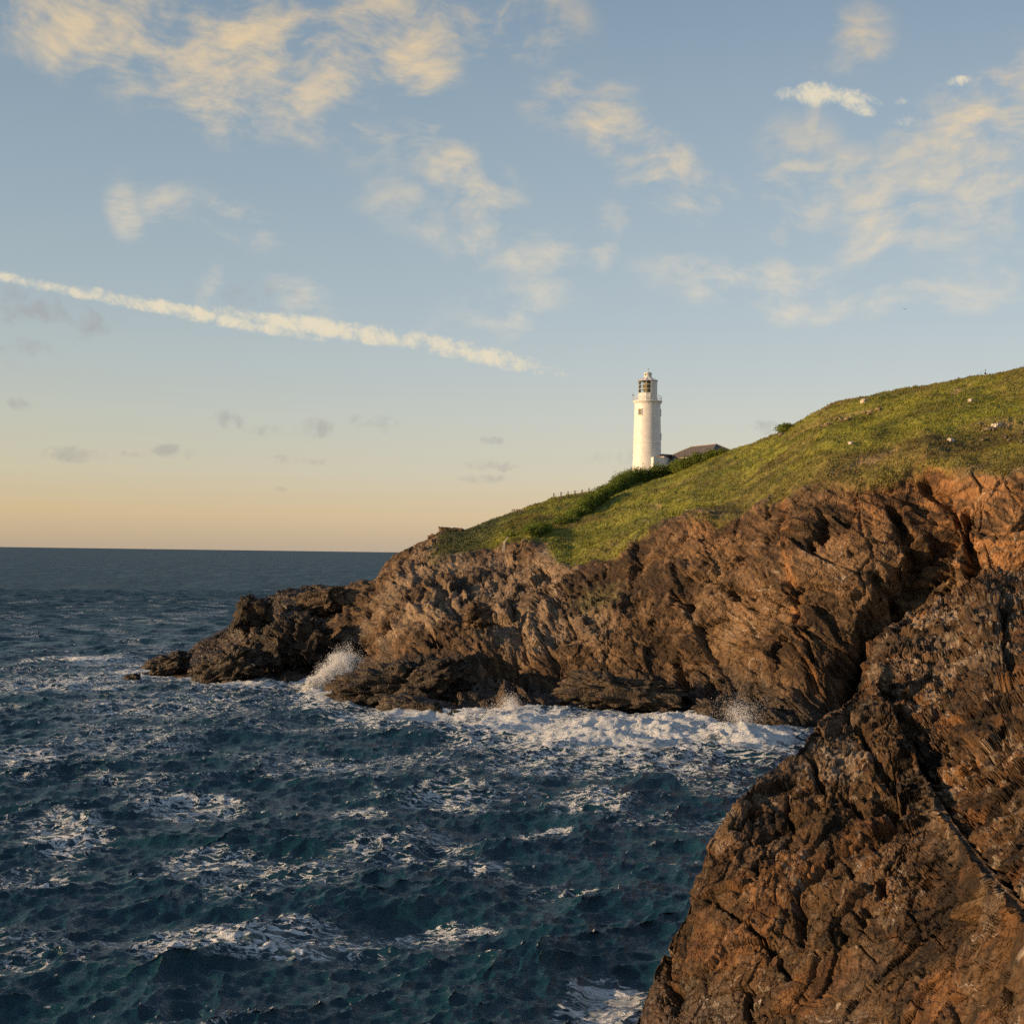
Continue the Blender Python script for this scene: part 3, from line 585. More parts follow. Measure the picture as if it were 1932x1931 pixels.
tl_b = tl.node('ShaderNodeBsdfPrincipled', {'Base Color': tl.mix(wv.outputs[0], (.20, .16, .04), (.48, .37, .11)), 'Roughness': .12, 'Metallic': .3, 'Normal': tl.node('ShaderNodeBump', {'Height': wv.outputs[0], 'Strength': .6, 'Distance': .1}).outputs[0]}); finish(tl, tl_b); M_LENS = ml
LB = at(1220.5, 879.6, 385.0)
lh = tag(empty('lighthouse', LB), 'tall white round lighthouse tower with glazed lantern above a dark hedge', 'lighthouse')
MB().lathe([(3.85, -5), (3.70, 0), (3.60, 4.2), (3.56, 5.85), (3.33, 15.9), (3.33, 16.0)], 72).build('tower', M_WHITE, lh, True)
MB().lathe([(3.56, 5.82), (3.64, 5.84), (3.63, 5.98), (3.54, 6.0)], 72).build('string_course', M_WHITE, lh)
MB().lathe([(3.33, 15.95), (3.40, 16.0), (3.42, 16.15), (3.55, 16.35), (3.78, 16.62), (3.80, 16.86), (3.72, 16.92), (2.3, 16.95)], 72).build('cornice', M_WHITE, lh)
LR = 2.42; NS = 12; A0 = math.radians(-105)
murette = MB().lathe([(2.48, 16.9), (2.48, 18.72), (2.56, 18.78), (2.56, 18.9), (2.3, 18.9)], NS, A0).build('lantern_base', M_IRON, lh)
for k in range(NS):
    a = A0 + (k + .5) * 2 * math.pi / NS; p = 2.42
    MB().box((p * math.sin(a), -p * math.cos(a), 17.8), (.62, .06, .9), a).build('panel', M_IRON, murette)
blank = {k for k in range(NS) if math.radians(28) < (A0 + (k + .5) * 2 * math.pi / NS) < math.radians(118)}
rows_z = [18.9, 19.93, 21.0, 22.1]
def lv(k, z, r=LR): a = A0 + k * 2 * math.pi / NS; return Vector((r * math.sin(a), -r * math.cos(a), z))
for k in range(NS):
    MB().tube(lv(k, 18.88), lv(k, 22.12), .075, 4).build('glazing_bar', M_IRON, lh)
    if k in blank:
        MB().add([lv(k, 18.9), lv(k + 1, 18.9), lv(k + 1, 22.1), lv(k, 22.1), lv(k, 18.9, LR - .06), lv(k + 1, 18.9, LR - .06), lv(k + 1, 22.1, LR - .06), lv(k, 22.1, LR - .06)], [(0, 1, 2, 3), (7, 6, 5, 4)]).build('blank_panel', M_IRON, lh)
        continue
    for z in rows_z[1:3]: MB().tube(lv(k, z), lv(k + 1, z), .055, 4).build('glazing_bar', M_IRON, lh)
    for i in range(3):
        MB().add([lv(k, rows_z[i], LR - .03), lv(k + 1, rows_z[i], LR - .03), lv(k + 1, rows_z[i + 1], LR - .03), lv(k, rows_z[i + 1], LR - .03)], [(0, 1, 2, 3)]).build('pane', M_GLASS, lh)
MB().lathe([(.0, 18.95), (.95, 18.95), (.95, 19.25), (1.05, 19.4), (1.25, 19.9), (1.28, 20.5), (1.22, 21.1), (1.0, 21.7), (.75, 22.0), (0, 22.1)], 32).build('lens', M_LENS, lh, True)
roof = MB().lathe([(2.66, 22.02), (2.68, 22.12), (2.0, 22.42), (1.35, 22.85), (1.0, 23.15), (1.0, 23.2)], NS, A0).build('roof', M_IRON, lh)
for k in range(NS):
    MB().tube(lv(k, 22.14, 2.66), lv(k, 22.86, 1.36), .045, 4).build('roof_rib', M_IRON, roof)
vent = MB().lathe([(.98, 23.1), (.98, 23.95), (1.08, 23.98), (1.08, 24.1), (.8, 24.3), (.35, 24.42), (.0, 24.45)], 24).build('roof_vent', M_IRON, lh, True)
MB().box((-.72, -.72, 23.6), (.26, .12, .32), math.radians(-45)).build('vent_hole', M_DARK, vent)
MB().lathe([(.0, 24.4), (.06, 24.42), (.05, 25.3), (0, 25.35)], 8).build('finial', M_IRON, lh)
MB().box((.14, 0, 25.2), (.30, .05, .16)).tube((.0, 0, 24.95), (.22, 0, 25.3), .03, 4).build('weather_vane', M_DARK, lh)
for k in range(20):
    a = k * 2 * math.pi / 20 + .1
    MB().tube((3.62 * math.sin(a), -3.62 * math.cos(a), 16.9), (3.62 * math.sin(a), -3.62 * math.cos(a), 18.1), .035, 5).build('railing_post', M_IRON, lh)
for z in (17.3, 17.7, 18.08): ring(MB(), 3.62, z, .025, 40).build('rail', M_IRON, lh)
MB().tube((-3.75, -.2, 16.9), (-3.75, -.2, 18.3), .05, 5).box((-3.78, -.2, 18.35), (.26, .26, .34)).tube((-3.75, -.2, 18.4), (-3.72, -.2, 18.9), .02, 4).build('fog_sensor', M_DARK, lh)
MB().tube((2.7, -.6, 18.35), (3.15, -.6, 18.38), .06, 5).build('bracket_lamp', M_DARK, lh)
def wall_pt(a, z, off=0.0):
    r = np.interp(z, [0, 4.2, 5.85, 15.9], [3.70, 3.60, 3.56, 3.33]) + off; return Vector((r * math.sin(a), -r * math.cos(a), z))
M_FRAME = simple('window_frame_paint', (.62, .56, .40), .5); M_PANE = simple('dark_window_pane', (.05, .05, .045), .1)
for a, z in ((math.radians(-39), 13.85), (math.radians(82), 13.9), (math.radians(85), 7.7)):
    c = wall_pt(a, z, .01); wn = MB().box(c, (.95, .12, 1.5), a).build('window', M_PANE, lh)
    for dx_, dz_, sx, sz in ((-.5, 0, .1, 1.7), (.5, 0, .1, 1.7), (0, .8, 1.1, .12), (0, -.82, 1.25, .14), (.08, 0, .07, 1.5)):
        MB().box(c + Vector((dx_ * math.cos(a), dx_ * math.sin(a), dz_)) + Vector((math.sin(a), -math.cos(a), 0)) * .05, (sx, .16, sz), a).build('frame', M_FRAME if abs(dx_) < .4 else M_WHITE, wn)
for a, z0, z1, w_ in ((math.radians(-2), 15.9, 18.5, .09), (math.radians(-21), 16.0, 16.9, .07), (math.radians(13), 16.9, 18.6, .07)):
    r0 = 3.40 if z0 < 16.5 else 2.50
    MB().tube((r0 * math.sin(a), -r0 * math.cos(a), z0), (r0 * math.sin(a), -r0 * math.cos(a), min(z1, 16.2) if z0 < 16.5 else z1), w_ * .6, 4).build('drain_pipe', M_STAIN, lh)
a = math.radians(8); MB().tube((3.42 * math.sin(a), -3.42 * math.cos(a), 15.9), (3.42 * math.sin(a), -3.42 * math.cos(a), 16.4), .06, 5).build('drain_pipe', M_IRON, lh)
MB().tube((2.52 * math.sin(a), -2.52 * math.cos(a), 16.9), (2.52 * math.sin(a), -2.52 * math.cos(a), 18.7), .06, 5).build('drain_pipe', M_IRON, lh)

# ------------------------------------------------------------------ keeper's house
M_SLATE = simple('slate_roof', (.105, .085, .074), .7, var=.35, scale=2.2, bump=.6)
M_TRIM = simple('fascia_paint', (.30, .27, .24), .6)
RA = Vector(at(1351, 837.4, 366.0)); RB = Vector(at(1305, 842.6, 376.0)); RB.z = RA.z
rdir = (RA - RB).normalized(); ndir = Vector((rdir.y, -rdir.x, 0)); hb = 5.1; drop = 2.95
house = tag(empty('house', ((RA.x + RB.x) / 2, (RA.y + RB.y) / 2, RA.z - drop - 3.2)), 'low white house with brown hipped slate roof beside the lighthouse', 'house'); HO = house.location.copy()
def hl(p): return p - HO
cor = [RB - rdir * hb + ndir * hb, RA + rdir * hb + ndir * hb, RA + rdir * hb - ndir * hb, RB - rdir * hb - ndir * hb]
ev = [Vector((c.x, c.y, RA.z - drop)) for c in cor]
def roof_mesh(ev, A_, B_, name, parent):
    lo = [e - Vector((0, 0, .16)) for e in ev]
    return MB().add([hl(p) for p in ev + [B_, A_] + lo], [(0, 1, 5, 4), (1, 2, 5), (2, 3, 4, 5), (3, 0, 4), (0, 6, 7, 1), (1, 7, 8, 2), (2, 8, 9, 3), (3, 9, 6, 0), (9, 8, 7, 6)]).build(name, M_SLATE, parent)
rf = roof_mesh(ev, RA, RB, 'roof', house)
for a_, b_ in ((RA, RB), (RA, ev[1]), (RA, ev[2]), (RB, ev[0]), (RB, ev[3])): MB().tube(hl(a_), hl(b_), .12, 6).build('ridge_tiles', M_TRIM, rf)
def wallbox(c4, z0, z1, name, inset=.45):
    ctr = sum(c4, Vector()) / 4; q = [ctr + (c - ctr) * (1 - inset / (c - ctr).length * 1.4) for c in c4]
    return MB().add([hl(Vector((p.x, p.y, z0))) for p in q] + [hl(Vector((p.x, p.y, z1))) for p in q], [(0, 1, 5, 4), (1, 2, 6, 5), (2, 3, 7, 6), (3, 0, 4, 7), (4, 5, 6, 7)]).build(name, M_WHITE, house)
wallbox(cor, RA.z - drop - 6, RA.z - drop - .17, 'wall')
# lower wing towards the tower
zc = RA.z - drop + .35
wq = [Vector(at(1238.5, 864.5, 371)), Vector(at(1253, 865.6, 369)), Vector(at(1268, 862, 378)), Vector(at(1250, 861, 380))]
wq = [Vector((p.x, p.y, zc - .25)) for p in wq]; wr1 = Vector(at(1249, 857.5, 374)); wr2 = Vector(at(1268.5, 857, 376)); wr1.z = wr2.z = zc + .55
rf2 = roof_mesh(wq, wr2, wr1, 'wing_roof', house)
wallbox(wq, zc - 6, zc - .42, 'wing_wall', .3)
MB().box(hl(Vector(at(1241, 872.5, 367.5))), (3.0, 1.6, 2.6), .3).build('porch', M_WHITE, house)
for k, t_ in enumerate((.18, .42, .68)):
    p = ev[0].lerp(ev[1], t_) - ndir * .40; c = hl(Vector((p.x, p.y, RA.z - drop - 1.5))); ang = math.atan2(rdir.y, rdir.x)
    wn = MB().box(c, (1.0, .12, 1.3), ang).build('window', M_PANE, house)
    MB().box(c + Vector((0, 0, -.72)), (1.2, .24, .1), ang).build('sill', M_WHITE, wn)

# ------------------------------------------------------------------ gorse hedges and bushes
ml2, tl2 = material('gorse_leaf')
oc = tl2.node('ShaderNodeAttribute', attribute_name='Col'); 
lb = tl2.node('ShaderNodeBsdfPrincipled', {'Base Color': oc.outputs['Color'], 'Roughness': .7, 'Specular IOR Level': .25}); lt = tl2.node('ShaderNodeBsdfTranslucent', {0: oc.outputs['Color']})
finish(tl2, tl2.node('ShaderNodeMixShader', {0: .3, 1: lb, 2: lt})); M_LEAF = ml2
M_STEM = simple('gorse_stem', (.07, .05, .03), .9)
def tris(c, size, r, flat=0.0):
    n = len(c); a = r.normal(size=(n, 3)); a /= np.linalg.norm(a, axis=1, keepdims=True); b = np.cross(a, r.normal(size=(n, 3))); b /= np.linalg.norm(b, axis=1, keepdims=True)
    s = size[:, None]; V = np.stack([c - a * s * .6 - b * s * .35, c - a * s * .6 + b * s * .35, c + a * s], 1)
    return V.reshape(-1, 3), np.arange(3 * n).reshape(-1, 3)
def hedge(name, label, cat, line, seed, per=330, wid=1.3, leaf=.24):
    """line: (u, v at the foot, height m); lumps of leaves along it, standing on the slope"""
    r = np.random.default_rng(seed); base = [(pick(u, v), h) for u, v, h in line]; root = empty(name, base[0][0]); o0 = base[0][0]
    cs, hs = [], []
    for (a, ha), (b, hb_) in zip(base[:-1], base[1:]):
        n = max(1, int(np.linalg.norm(b - a) / 1.0))
        for i in range(n):
            t_ = (i + r.random()) / n; cs.append(lerp(a, b, t_)); hs.append(lerp(ha, hb_, t_))
    if len(base) == 1 or not cs: cs, hs = [base[0][0]], [base[0][1]]
    L = []
    for c, h in zip(cs, hs):
        MB().tube(Vector(c - o0 - np.array([0, 0, .3])), Vector(c - o0 + np.array([r.normal() * .2, .8, h * .6])), .07, 5, .03).build('stem', M_STEM, root)
        for j in range(2):
            hh = h * (.65 + .5 * r.random()); rad = wid * (.7 + .5 * r.random()); n = int(per * hh / 2)
            d = r.normal(size=(n, 3)); d /= np.linalg.norm(d, axis=1, keepdims=True); d *= (r.random((n, 1)) ** .28) * (1 + .22 * r.normal(size=(n, 1)))
            p = c - o0 + np.array([r.normal() * .4, .9 + .9 * j, hh * .45]) + d * np.array([rad, rad, hh * .55]); L.append(p[p[:, 2] > -0.2 - (c - o0)[2] * -1 - .5])
    Lp = np.concatenate(L); V, F = tris(Lp, leaf * (.6 + .8 * r.random(len(Lp))), r)
    tint = lerp(C(.055, .085, .014), C(.20, .25, .036), np.clip(r.random(len(Lp)) * .6 + .4 * (fbm(Lp / 1.1, 2, seed) + .5), 0, 1)[:, None]); fl = r.random(len(Lp)) < .02; tint[fl] = C(.16, .14, .03)
    o = np_mesh('foliage', V, F, M_LEAF, np.repeat(tint, 3, 0)); o.parent = root
    return tag(root, label, cat)
hedge('hedge', 'bushy green gorse hedge in front of the white house', 'hedge', [(1266, 889, 2.2), (1290, 884, 2.9), (1333, 867, 2.6), (1368, 852, 1.2)], 1)
hedge('hedge', 'thick green gorse hedge at the foot of the lighthouse', 'hedge', [(1140, 940, 2.6), (1165, 926, 3.4), (1192, 911, 3.4), (1227, 903, 3.4), (1264, 891, 2.1)], 2)
hedge('hedge', 'long green gorse hedge running down the slope below the wire fence', 'hedge', [(1072, 984, 1.3), (1095, 973, 2.6), (1120, 957, 3.3), (1139, 942, 3.0)], 3)
hedge('shrub', 'dark green gorse clump at the lower end of the long hedge', 'shrub', [(1046, 993, 1.4), (1058, 990, 2.0), (1070, 986, 1.6)], 4)
hedge('shrub', 'wide low green gorse clump above the bare rock slab', 'shrub', [(988, 1010, 1.0), (1005, 1007, 1.9), (1030, 999, 1.6)], 5)
hedge('shrub', 'small green gorse bush just right of the pale broken wall', 'shrub', [(960, 1014, .9), (974, 1011, 1.3)], 6)
hedge('shrub', 'lone dark bush on the skyline where the hill steepens', 'shrub', [(1474, 816, 1.0), (1481, 812, 1.5), (1489, 807, 1.2)], 7)

# ------------------------------------------------------------------ wire fence
M_POST = simple('weathered_post', (.09, .07, .05), .9, var=.3); M_WIRE = simple('fence_wire', (.16, .15, .14), .6)
pts = [pick(u, v) for u, v in ((1043, 939.5), (1056.7, 938), (1069.7, 936.5), (1083, 935), (1096.7, 933), (1111, 930.5), (1125, 928), (1139.6, 925))]
fen = tag(empty('fence', pts[0]), 'post and wire fence along the skyline left of the lighthouse', 'fence')
def L_(p): return Vector(p - pts[0])
for i, p in enumerate(pts): MB().tube(L_(p - np.array([0, 0, .4])), L_(p + np.array([rng.normal() * .03, 0, 1.4])), .13, 6).build('post', M_POST, fen)
ret = [pick(1047.5, 941), pick(1054, 944)]
for p in ret: MB().tube(L_(p - np.array([0, 0, .4])), L_(p + np.array([.03, 0, 1.0])), .06, 6).build('post', M_POST, fen)
for h in (.45, .8, 1.15):
    for a_, b_ in zip(pts[:-1], pts[1:]): MB().tube(L_(a_ + np.array([0, 0, h])), L_(b_ + np.array([0, 0, h])), .012, 3).build('wire', M_WIRE, fen)

# ------------------------------------------------------------------ separate rocks
def boulder(name, label, c, radii, rz=0.0, tilt=0.0, seed=0, n=(80, 48), col=((.05, .034, .02), (.17, .108, .06)), wet=0.0, cat='rock', group=None, box=.62, rough=1.0, mat=None):
    th_ = np.linspace(0, 2 * np.pi, n[0] + 1); ph = np.linspace(-np.pi / 2, np.pi / 2, n[1]); A_, B_ = np.meshgrid(th_, ph, indexing='ij')
    d = np.stack([np.cos(B_) * np.cos(A_), np.cos(B_) * np.sin(A_), np.sin(B_)], -1).reshape(-1, 3); d[np.abs(d) < 1e-9] = 0
    p = np.sign(d) * np.abs(d) ** box; R_ = np.array(radii, float); m_ = R_.max(); q = p * R_ / (.62 * (R_.prod() ** (1 / 3))) * .9 + seed * 7.7
    f0, c0, r0 = facets(q * 1.0, seed, .6, 1.6); f1, c1_, r1 = facets(q * 2.3 * np.array([1, 1, 1.7]), seed + 1); f2, c2, r2 = facets(q * 5.5 * np.array([1, 1, 1.6]), seed + 2)
    k = 1 + rough * (.44 * f0 + .20 * f1 + .07 * f2 - .08 * (1 - sstep(c0, 0, .06)) - .05 * (1 - sstep(c1_, 0, .07)) + .05 * fbm(q * 5, 3, seed + 3))
    p = p * R_ * (1 + (k - 1) * min(1.0, 1.25 * R_.min() / m_ + .35))[:, None]
    ct, st_ = math.cos(tilt), math.sin(tilt); p = np.stack([ct * p[:, 0] + st_ * p[:, 2], p[:, 1], -st_ * p[:, 0] + ct * p[:, 2]], 1)
    co, si = math.cos(rz), math.sin(rz); p = np.stack([co * p[:, 0] - si * p[:, 1], si * p[:, 0] + co * p[:, 1], p[:, 2]], 1)
    tn = np.clip(.5 + .9 * fbm(q * 1.2, 3, seed + 5) + .5 * (r1 - .5) + .4 * (r2 - .5), 0, 1)[:, None]; cc = lerp(C(*col[0]), C(*col[1]), tn)
    G = p.reshape(n[0] + 1, n[1], 3); G[-1] = G[0]
    o = grid_mesh(name, G, mat or MAT_FAR, cc, True, {'wet': np.full(len(p), wet)}); o.location = Vector(c)
    return tag(o, label, cat, group)
DK = ((.010, .0075, .0055), (.055, .036, .021))
boulder('sea_rock', 'large wet brown rock in front of the bursting spray', at(745, 1304, 220), (9.8, 5.0, 3.9), -.15, -.20, 11, (150, 80), DK, .6)
boulder('sea_rock', 'low flat rock awash in foam right of the bursting spray', at(800, 1338, 207), (5.2, 3.0, 1.5), -.2, .16, 12, (90, 48), DK, .8)
boulder('sea_rock', 'low dark rock at the outermost tip of the point', at(318, 1254, 262), (3.6, 2.6, 1.7), .1, -.25, 13, (80, 48), DK, .8)
boulder('sea_rock', 'tiny dark rock standing in the foam off the tip', at(249, 1278, 253), (1.3, 1.0, .6), 0, -.1, 14, (40, 24), DK, .9)
boulder('sea_rock', 'broad black rock at the waterline near the tip', at(430, 1262, 250), (5.4, 3.4, 2.7), -.1, -.32, 15, (100, 60), DK, .7)
boulder('rock_block', 'square dark block crowning the left shoulder of the point', at(476, 1158, 268), (2.7, 2.4, 3.0), .3, .12, 16, (80, 48), DK, .3, box=.5)
boulder('rock_block', 'dark rounded block in the middle of the point', at(565, 1208, 258), (4.6, 3.4, 4.0), .2, .3, 17, (100, 60), DK, .4)
boulder('rock_block', 'brown slab leaning on the crest of the point', at(610, 1135, 272), (4.2, 3.0, 2.2), -.2, -.2, 18, (90, 50), ((.035, .025, .016), (.12, .08, .048)), .1)
boulder('rock_block', 'dark block between the crest and the black waterline rock', at(515, 1222, 257), (2.9, 2.6, 3.1), -.3, .15, 19, (80, 48), DK, .5, box=.5)
boulder('rock_block', 'dark angular block lodged high in the left cliff', at(902, 1158, 234), (2.0, 1.8, 1.6), .4, .3, 20, (70, 40), ((.045, .03, .019), (.14, .09, .052)))
boulder('rock_ledge', 'dark layered ledge at the cliff foot above the white surf', at(1170, 1306, 208), (7.6, 3.4, 2.0), -.05, .10, 21, (150, 70), ((.022, .017, .012), (.10, .07, .045)), .35, box=.6, rough=1.5)
boulder('sea_rock', 'wide brown rock streaming with water at the cliff foot', at(1385, 1352, 196), (5.0, 2.6, 1.9), 0, .06, 22, (100, 50), DK, .9)
boulder('sea_rock', 'small rounded rock under the breaking foam beside the near crag', at(1468, 1366, 191), (2.3, 1.8, 1.3), 0, .2, 23, (70, 40), DK, .9)
boulder('boulder', 'pale wedge shaped boulder perched on top of the near crag', at(1659, 1274, 82.2), (.52, .5, .62), .5, .45, 24, (60, 36), ((.07, .05, .034), (.19, .14, .10)), box=.55, mat=MAT_NEAR)
boulder('rock_outcrop', 'square brown outcrop on the skyline at the left end of the turf', at(852, 1005, 299), (2.3, 1.8, .95), .1, .05, 25, (70, 36), ((.10, .062, .035), (.24, .155, .09)), box=.42)
boulder('rock_outcrop', 'small brown outcrop on the skyline left of the square one', at(818, 1017, 294), (1.0, 1.0, .8), -.1, .0, 26, (50, 30), ((.09, .058, .034), (.22, .14, .085)), box=.42)
PALE = ((.36, .31, .25), (.62, .56, .48)); GREY = ((.10, .082, .062), (.26, .21, .16))
def onhill(u, v, r, label, group=None, seed=0, col=PALE, n=(26, 16), name='boulder', sq=.75):
    p = pick(u, v); boulder(name, label, p + np.array([0, 0, r * .3]), (r * (1 + .3 * rng.random()), r, r * sq), rng.random() * 3, .2 * rng.normal(), seed, n, col, 0, 'boulder' if r > .3 else 'stone', group)
onhill(1629, 757, .52, 'large pale boulder high on the grassy hill', None, 31)
onhill(1880, 803, .55, 'pale boulder above the rubble patch near the right edge', None, 32)
onhill(1603, 836, .38, 'small white stone alone in the middle of the grass slope', None, 33)
onhill(1830, 755, .36, 'small white stone near the top of the hill', None, 34)
onhill(1794, 830, .42, 'pale stone above the highest point of the orange cliff', None, 35)
onhill(1472, 820, .55, 'dark rock under the lone skyline bush', None, 36, GREY)
def scatter(k, fu, r0, r1, label, group, seed, col):
    base = None
    for i in range(k):
        u, v = fu(i); p = pick(u, v); r = lerp(r0, r1, rng.random() ** 2)
        if base is None: onhill(u, v, 1.0, label, group, seed, col, (14, 9), 'stone'); base = COL.objects[-1]; base['category'] = 'stone'; o = base
        else: o = base.copy(); COL.objects.link(o)
        o.location = Vector(p + np.array([0, 0, r * .25])); o.scale = (r * (1 + .5 * rng.random()), r, r * .8); o.rotation_euler = (0, 0, rng.random() * 6.3)
scatter(26, lambda i: (1830 + 100 * rng.random(), 800 + 38 * rng.random()),   .15, .42, 'grey stone in the rubble patch at the right edge of the grass', 'rubble stones', 41, GREY)
scatter(26, lambda i: (lambda t_: (1548 + 112 * t_, 803 - 30 * t_ + rng.normal() * 2))(rng.random()), .15, .45, 'brown stone along the short scarp across the upper hill', 'scarp stones', 42, ((.17, .12, .07), (.36, .27, .17)))
def slope_uv(i):
    u = 1080 + 340 * rng.random(); lo = np.interp(u, [p[0] for p in G_], [p[1] for p in G_]); hi = np.interp(u, [p[0] for p in S_], [p[1] for p in S_]); return u, lerp(lo, hi, .05 + .6 * rng.random())
scatter(34, slope_uv, .08, .22, 'small pale stone on the grass slope below the hedge', 'pale slope stones', 43, PALE)

# ------------------------------------------------------------------ ruined walls on the skyline
M_STONE = simple('wall_stone', (.30, .24, .165), .85, var=.35, scale=1.5, bump=.5); M_PSTONE = simple('pale_wall_stone', (.50, .45, .36), .85, var=.25, scale=1.5, bump=.4)
def stone_wall(name, label, quad, d, rows, cols, depth, mat, seed):
    """quad: picture corners (lower left, lower right, upper right, upper left) of the face at depth d"""
    r = random.Random(seed); q = [Vector(at(u, v, d)) for u, v in quad]; root = empty(name, q[0]); dy_ = Vector((0, depth, 0))
    for j in range(rows):
        off = r.random() * .5
        for i in range(cols):
            s0, s1 = max(0, (i - off) / (cols - .5)), min(1, (i + 1 - off) / (cols - .5)); t0, t1_ = j / rows, (j + 1) / rows
            if s1 - s0 < .05: continue
            g = .02; f = lambda a_, b_: (q[0].lerp(q[1], a_)).lerp(q[3].lerp(q[2], a_), b_) - q[0]
            w0 = Vector((r.uniform(-.03, .03), -r.uniform(0, .08), r.uniform(-.02, .02)))
            v = [f(s0 + g, t0 + g) + w0, f(s1 - g, t0 + g) + w0, f(s1 - g, t1_ - g) + w0, f(s0 + g, t1_ - g) + w0]; v += [p + dy_ for p in v]
            MB().add(v, [(0, 1, 2, 3), (5, 4, 7, 6), (4, 0, 3, 7), (1, 5, 6, 2), (3, 2, 6, 7), (4, 5, 1, 0)]).build('stone', mat, root)
    return tag(root, label, 'wall')
stone_wall('stone_wall', 'short brown dry stone wall end standing on the grassy skyline', [(963.5, 973), (994, 971), (993, 960.5), (965, 959.5)], 316, 4, 7, 1.2, M_STONE, 1)
stone_wall('stone_wall', 'tiny stone stub on the skyline below the wire fence', [(1006, 956), (1014, 954.5), (1013.5, 951), (1007, 951.5)], 329, 2, 3, .8, M_STONE, 2)
stone_wall('ruined_wall', 'pale broken wall standing above the bare rock slab', [(947, 1040), (952, 1041), (954, 1019), (948.5, 1022)], 262, 6, 2, .7, M_PSTONE, 3)
stone_wall('ruined_wall', 'slanting pale coping running up from the broken wall', [(948.5, 1023), (953, 1022), (961, 1012), (957.5, 1012)], 262.6, 3, 2, .7, M_PSTONE, 4)
# small white block with a rod beside the hedge
wb = empty('marker', at(1167.5, 903, 353)); tag(wb, 'small white block with a thin rod poking out of the hedge', 'marker')
MB().box((0, 0, .3), (1.0, .6, 1.1)).build('block', M_WHITE, wb); MB().tube((.25, 0, .8), (.25, 0, 1.5), .04, 5).build('rod', M_DARK, wb)
# post with a dark board and a stay wire on the hilltop
pp = pick(1858, 706.5); po = tag(empty('post', pp), 'thin post with a dark box and stay wire on the hilltop', 'post')
MB().tube((0, 0, -.3), (0, 0, 1.25), .05, 6).build('pole', M_STONE, po); MB().tube((-.16, 0, .98), (.03, 0, 1.12), .05, 5).build('arm', M_STONE, po); MB().box((-.12, -.1, .42), (.26, .2, .36)).build('box', M_DARK, po)
w_end = pick(1832, 711); MB().tube((0, 0, 1.1), Vector(w_end - pp), .014, 3).build('stay_wire', M_WIRE, po)
# gull far out over the hill
gp = at(1707, 583.5, 300.0); gw = MB()
gw.add([(-.28, 0, 0), (-.1, .03, .06), (.2, .03, .05), (.34, 0, .02), (.2, -.03, .05), (-.1, -.03, .06), (-.1, 0, -.07), (.2, 0, -.06)], [(0, 1, 6), (1, 2, 7, 6), (2, 3, 7), (3, 4, 7), (4, 5, 6, 7), (5, 0, 6), (0, 5, 1), (1, 5, 4, 2), (2, 4, 3)])
for sgn in (-1, 1): gw.add([(-.02, 0, .05), (.16, 0, .05), (.10, sgn * .34, .20), (-.04, sgn * .32, .19), (-.14, sgn * .68, .10), (-.02, 0, .03), (.16, 0, .03), (.10, sgn * .34, .18), (-.04, sgn * .32, .17)], [(0, 1, 2, 3), (3, 2, 4), (5, 8, 7, 6), (8, 4, 7), (1, 6, 7, 2), (0, 3, 8, 5)])
gull = gw.build('bird', M_DARK, None, False, Vector(gp)); gull.rotation_euler.z = 1.1; tag(gull, 'tiny dark bird gliding in the sky above the hill', 'bird')

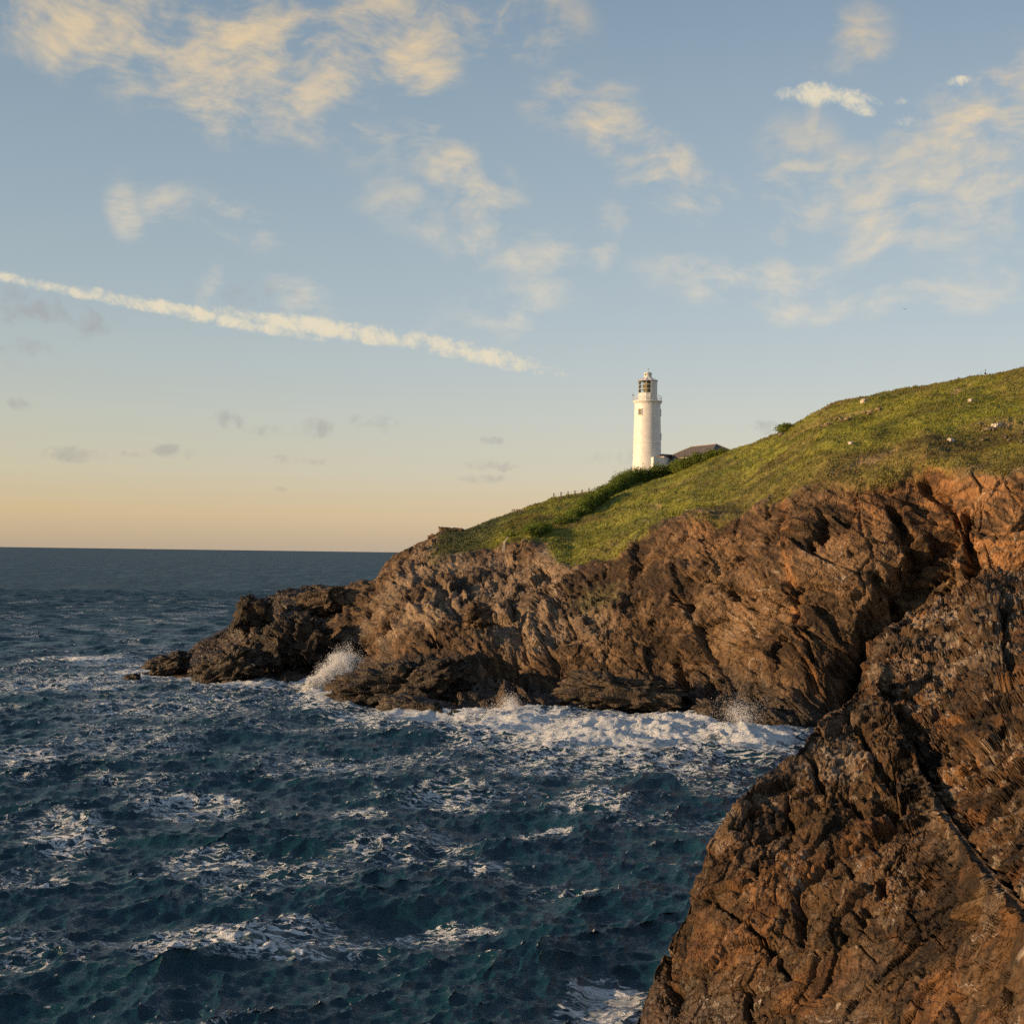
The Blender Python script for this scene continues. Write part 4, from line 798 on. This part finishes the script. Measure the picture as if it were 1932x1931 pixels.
# ------------------------------------------------------------------ turf blades
cand = np.where((turf > .55) & (hp > 3.9) & (hp < 6.08))[0]; sel = rng.choice(cand, 70000)
gb = HV[sel] + rng.normal(size=(len(sel), 3)) * np.array([.12, .12, 0]); k2 = len(sel)
hgt = (.16 + .26 * rng.random(k2)) * (1 + .6 * np.clip(fbm(gb / 3, 2, 601), -.5, 1)); ang_ = rng.random(k2) * np.pi; wv_ = np.stack([np.cos(ang_), np.sin(ang_), 0 * ang_], 1) * (.06 + .07 * rng.random(k2))[:, None]
lean = np.stack([.10 + .1 * rng.normal(size=k2), .1 * rng.normal(size=k2), hgt], 1)
GV = np.stack([gb - wv_ - [0, 0, .05], gb + wv_ - [0, 0, .05], gb + lean], 1).reshape(-1, 3)
gc = col[sel] * (1.0 + .25 * rng.random((k2, 1))); 
go = np_mesh('grass', GV, np.arange(3 * k2).reshape(-1, 3), M_LEAF, np.repeat(gc, 3, 0).astype(f32)); tag(go, 'tufted green and brown grass covering the hill', 'grass', kind='stuff')

# ------------------------------------------------------------------ spray thrown up by the swell
ms_, ts_ = material('spray_drops'); finish(ts_, ts_.node('ShaderNodeMixShader', {0: .45, 1: ts_.node('ShaderNodeBsdfDiffuse', {0: (.93, .93, .93, 1)}), 2: ts_.node('ShaderNodeBsdfTranslucent', {0: (.93, .93, .93, 1)})})); M_SPRAY = ms_
def spray(label, base, tip, n, r0, r1, seed, d0, d1, pw=1.0):
    r = np.random.default_rng(seed); t_ = r.random(n) ** pw; a = at(*base, d0); b = at(*tip, d1)
    c = lerp(a, b, t_[:, None]); rad = lerp(r0, r1, t_); c = c + r.normal(size=(n, 3)) * rad[:, None] * np.array([.55, .7, .55])
    c += (np.stack([fbm(c / 1.3 + 5, 3, seed), fbm(c / 1.3 + 9, 3, seed + 1), fbm(c / 1.3 + 13, 3, seed + 2)], 1)) * rad[:, None] * 1.5
    c = c[c[:, 2] > -.2]; n = len(c); V, F = tris(c, .03 + .06 * r.random(n) ** 2, r)
    return tag(np_mesh('spray', V, F, M_SPRAY), label, 'spray', kind='stuff')
spray('white spray bursting up between the dark point and the large wet rock', (578, 1304), (660, 1243), 105000, .75, 1.4, 71, 229, 231, 1.0)
spray('low white splash against the cliff foot left of the main surf', (955, 1352), (968, 1337), 30000, 1.7, .9, 72, 203, 204)
spray('thin white splash over the streaming rock at the cliff foot', (1392, 1364), (1402, 1352), 16000, 2.4, 1.2, 73, 192, 193)
tick('end')
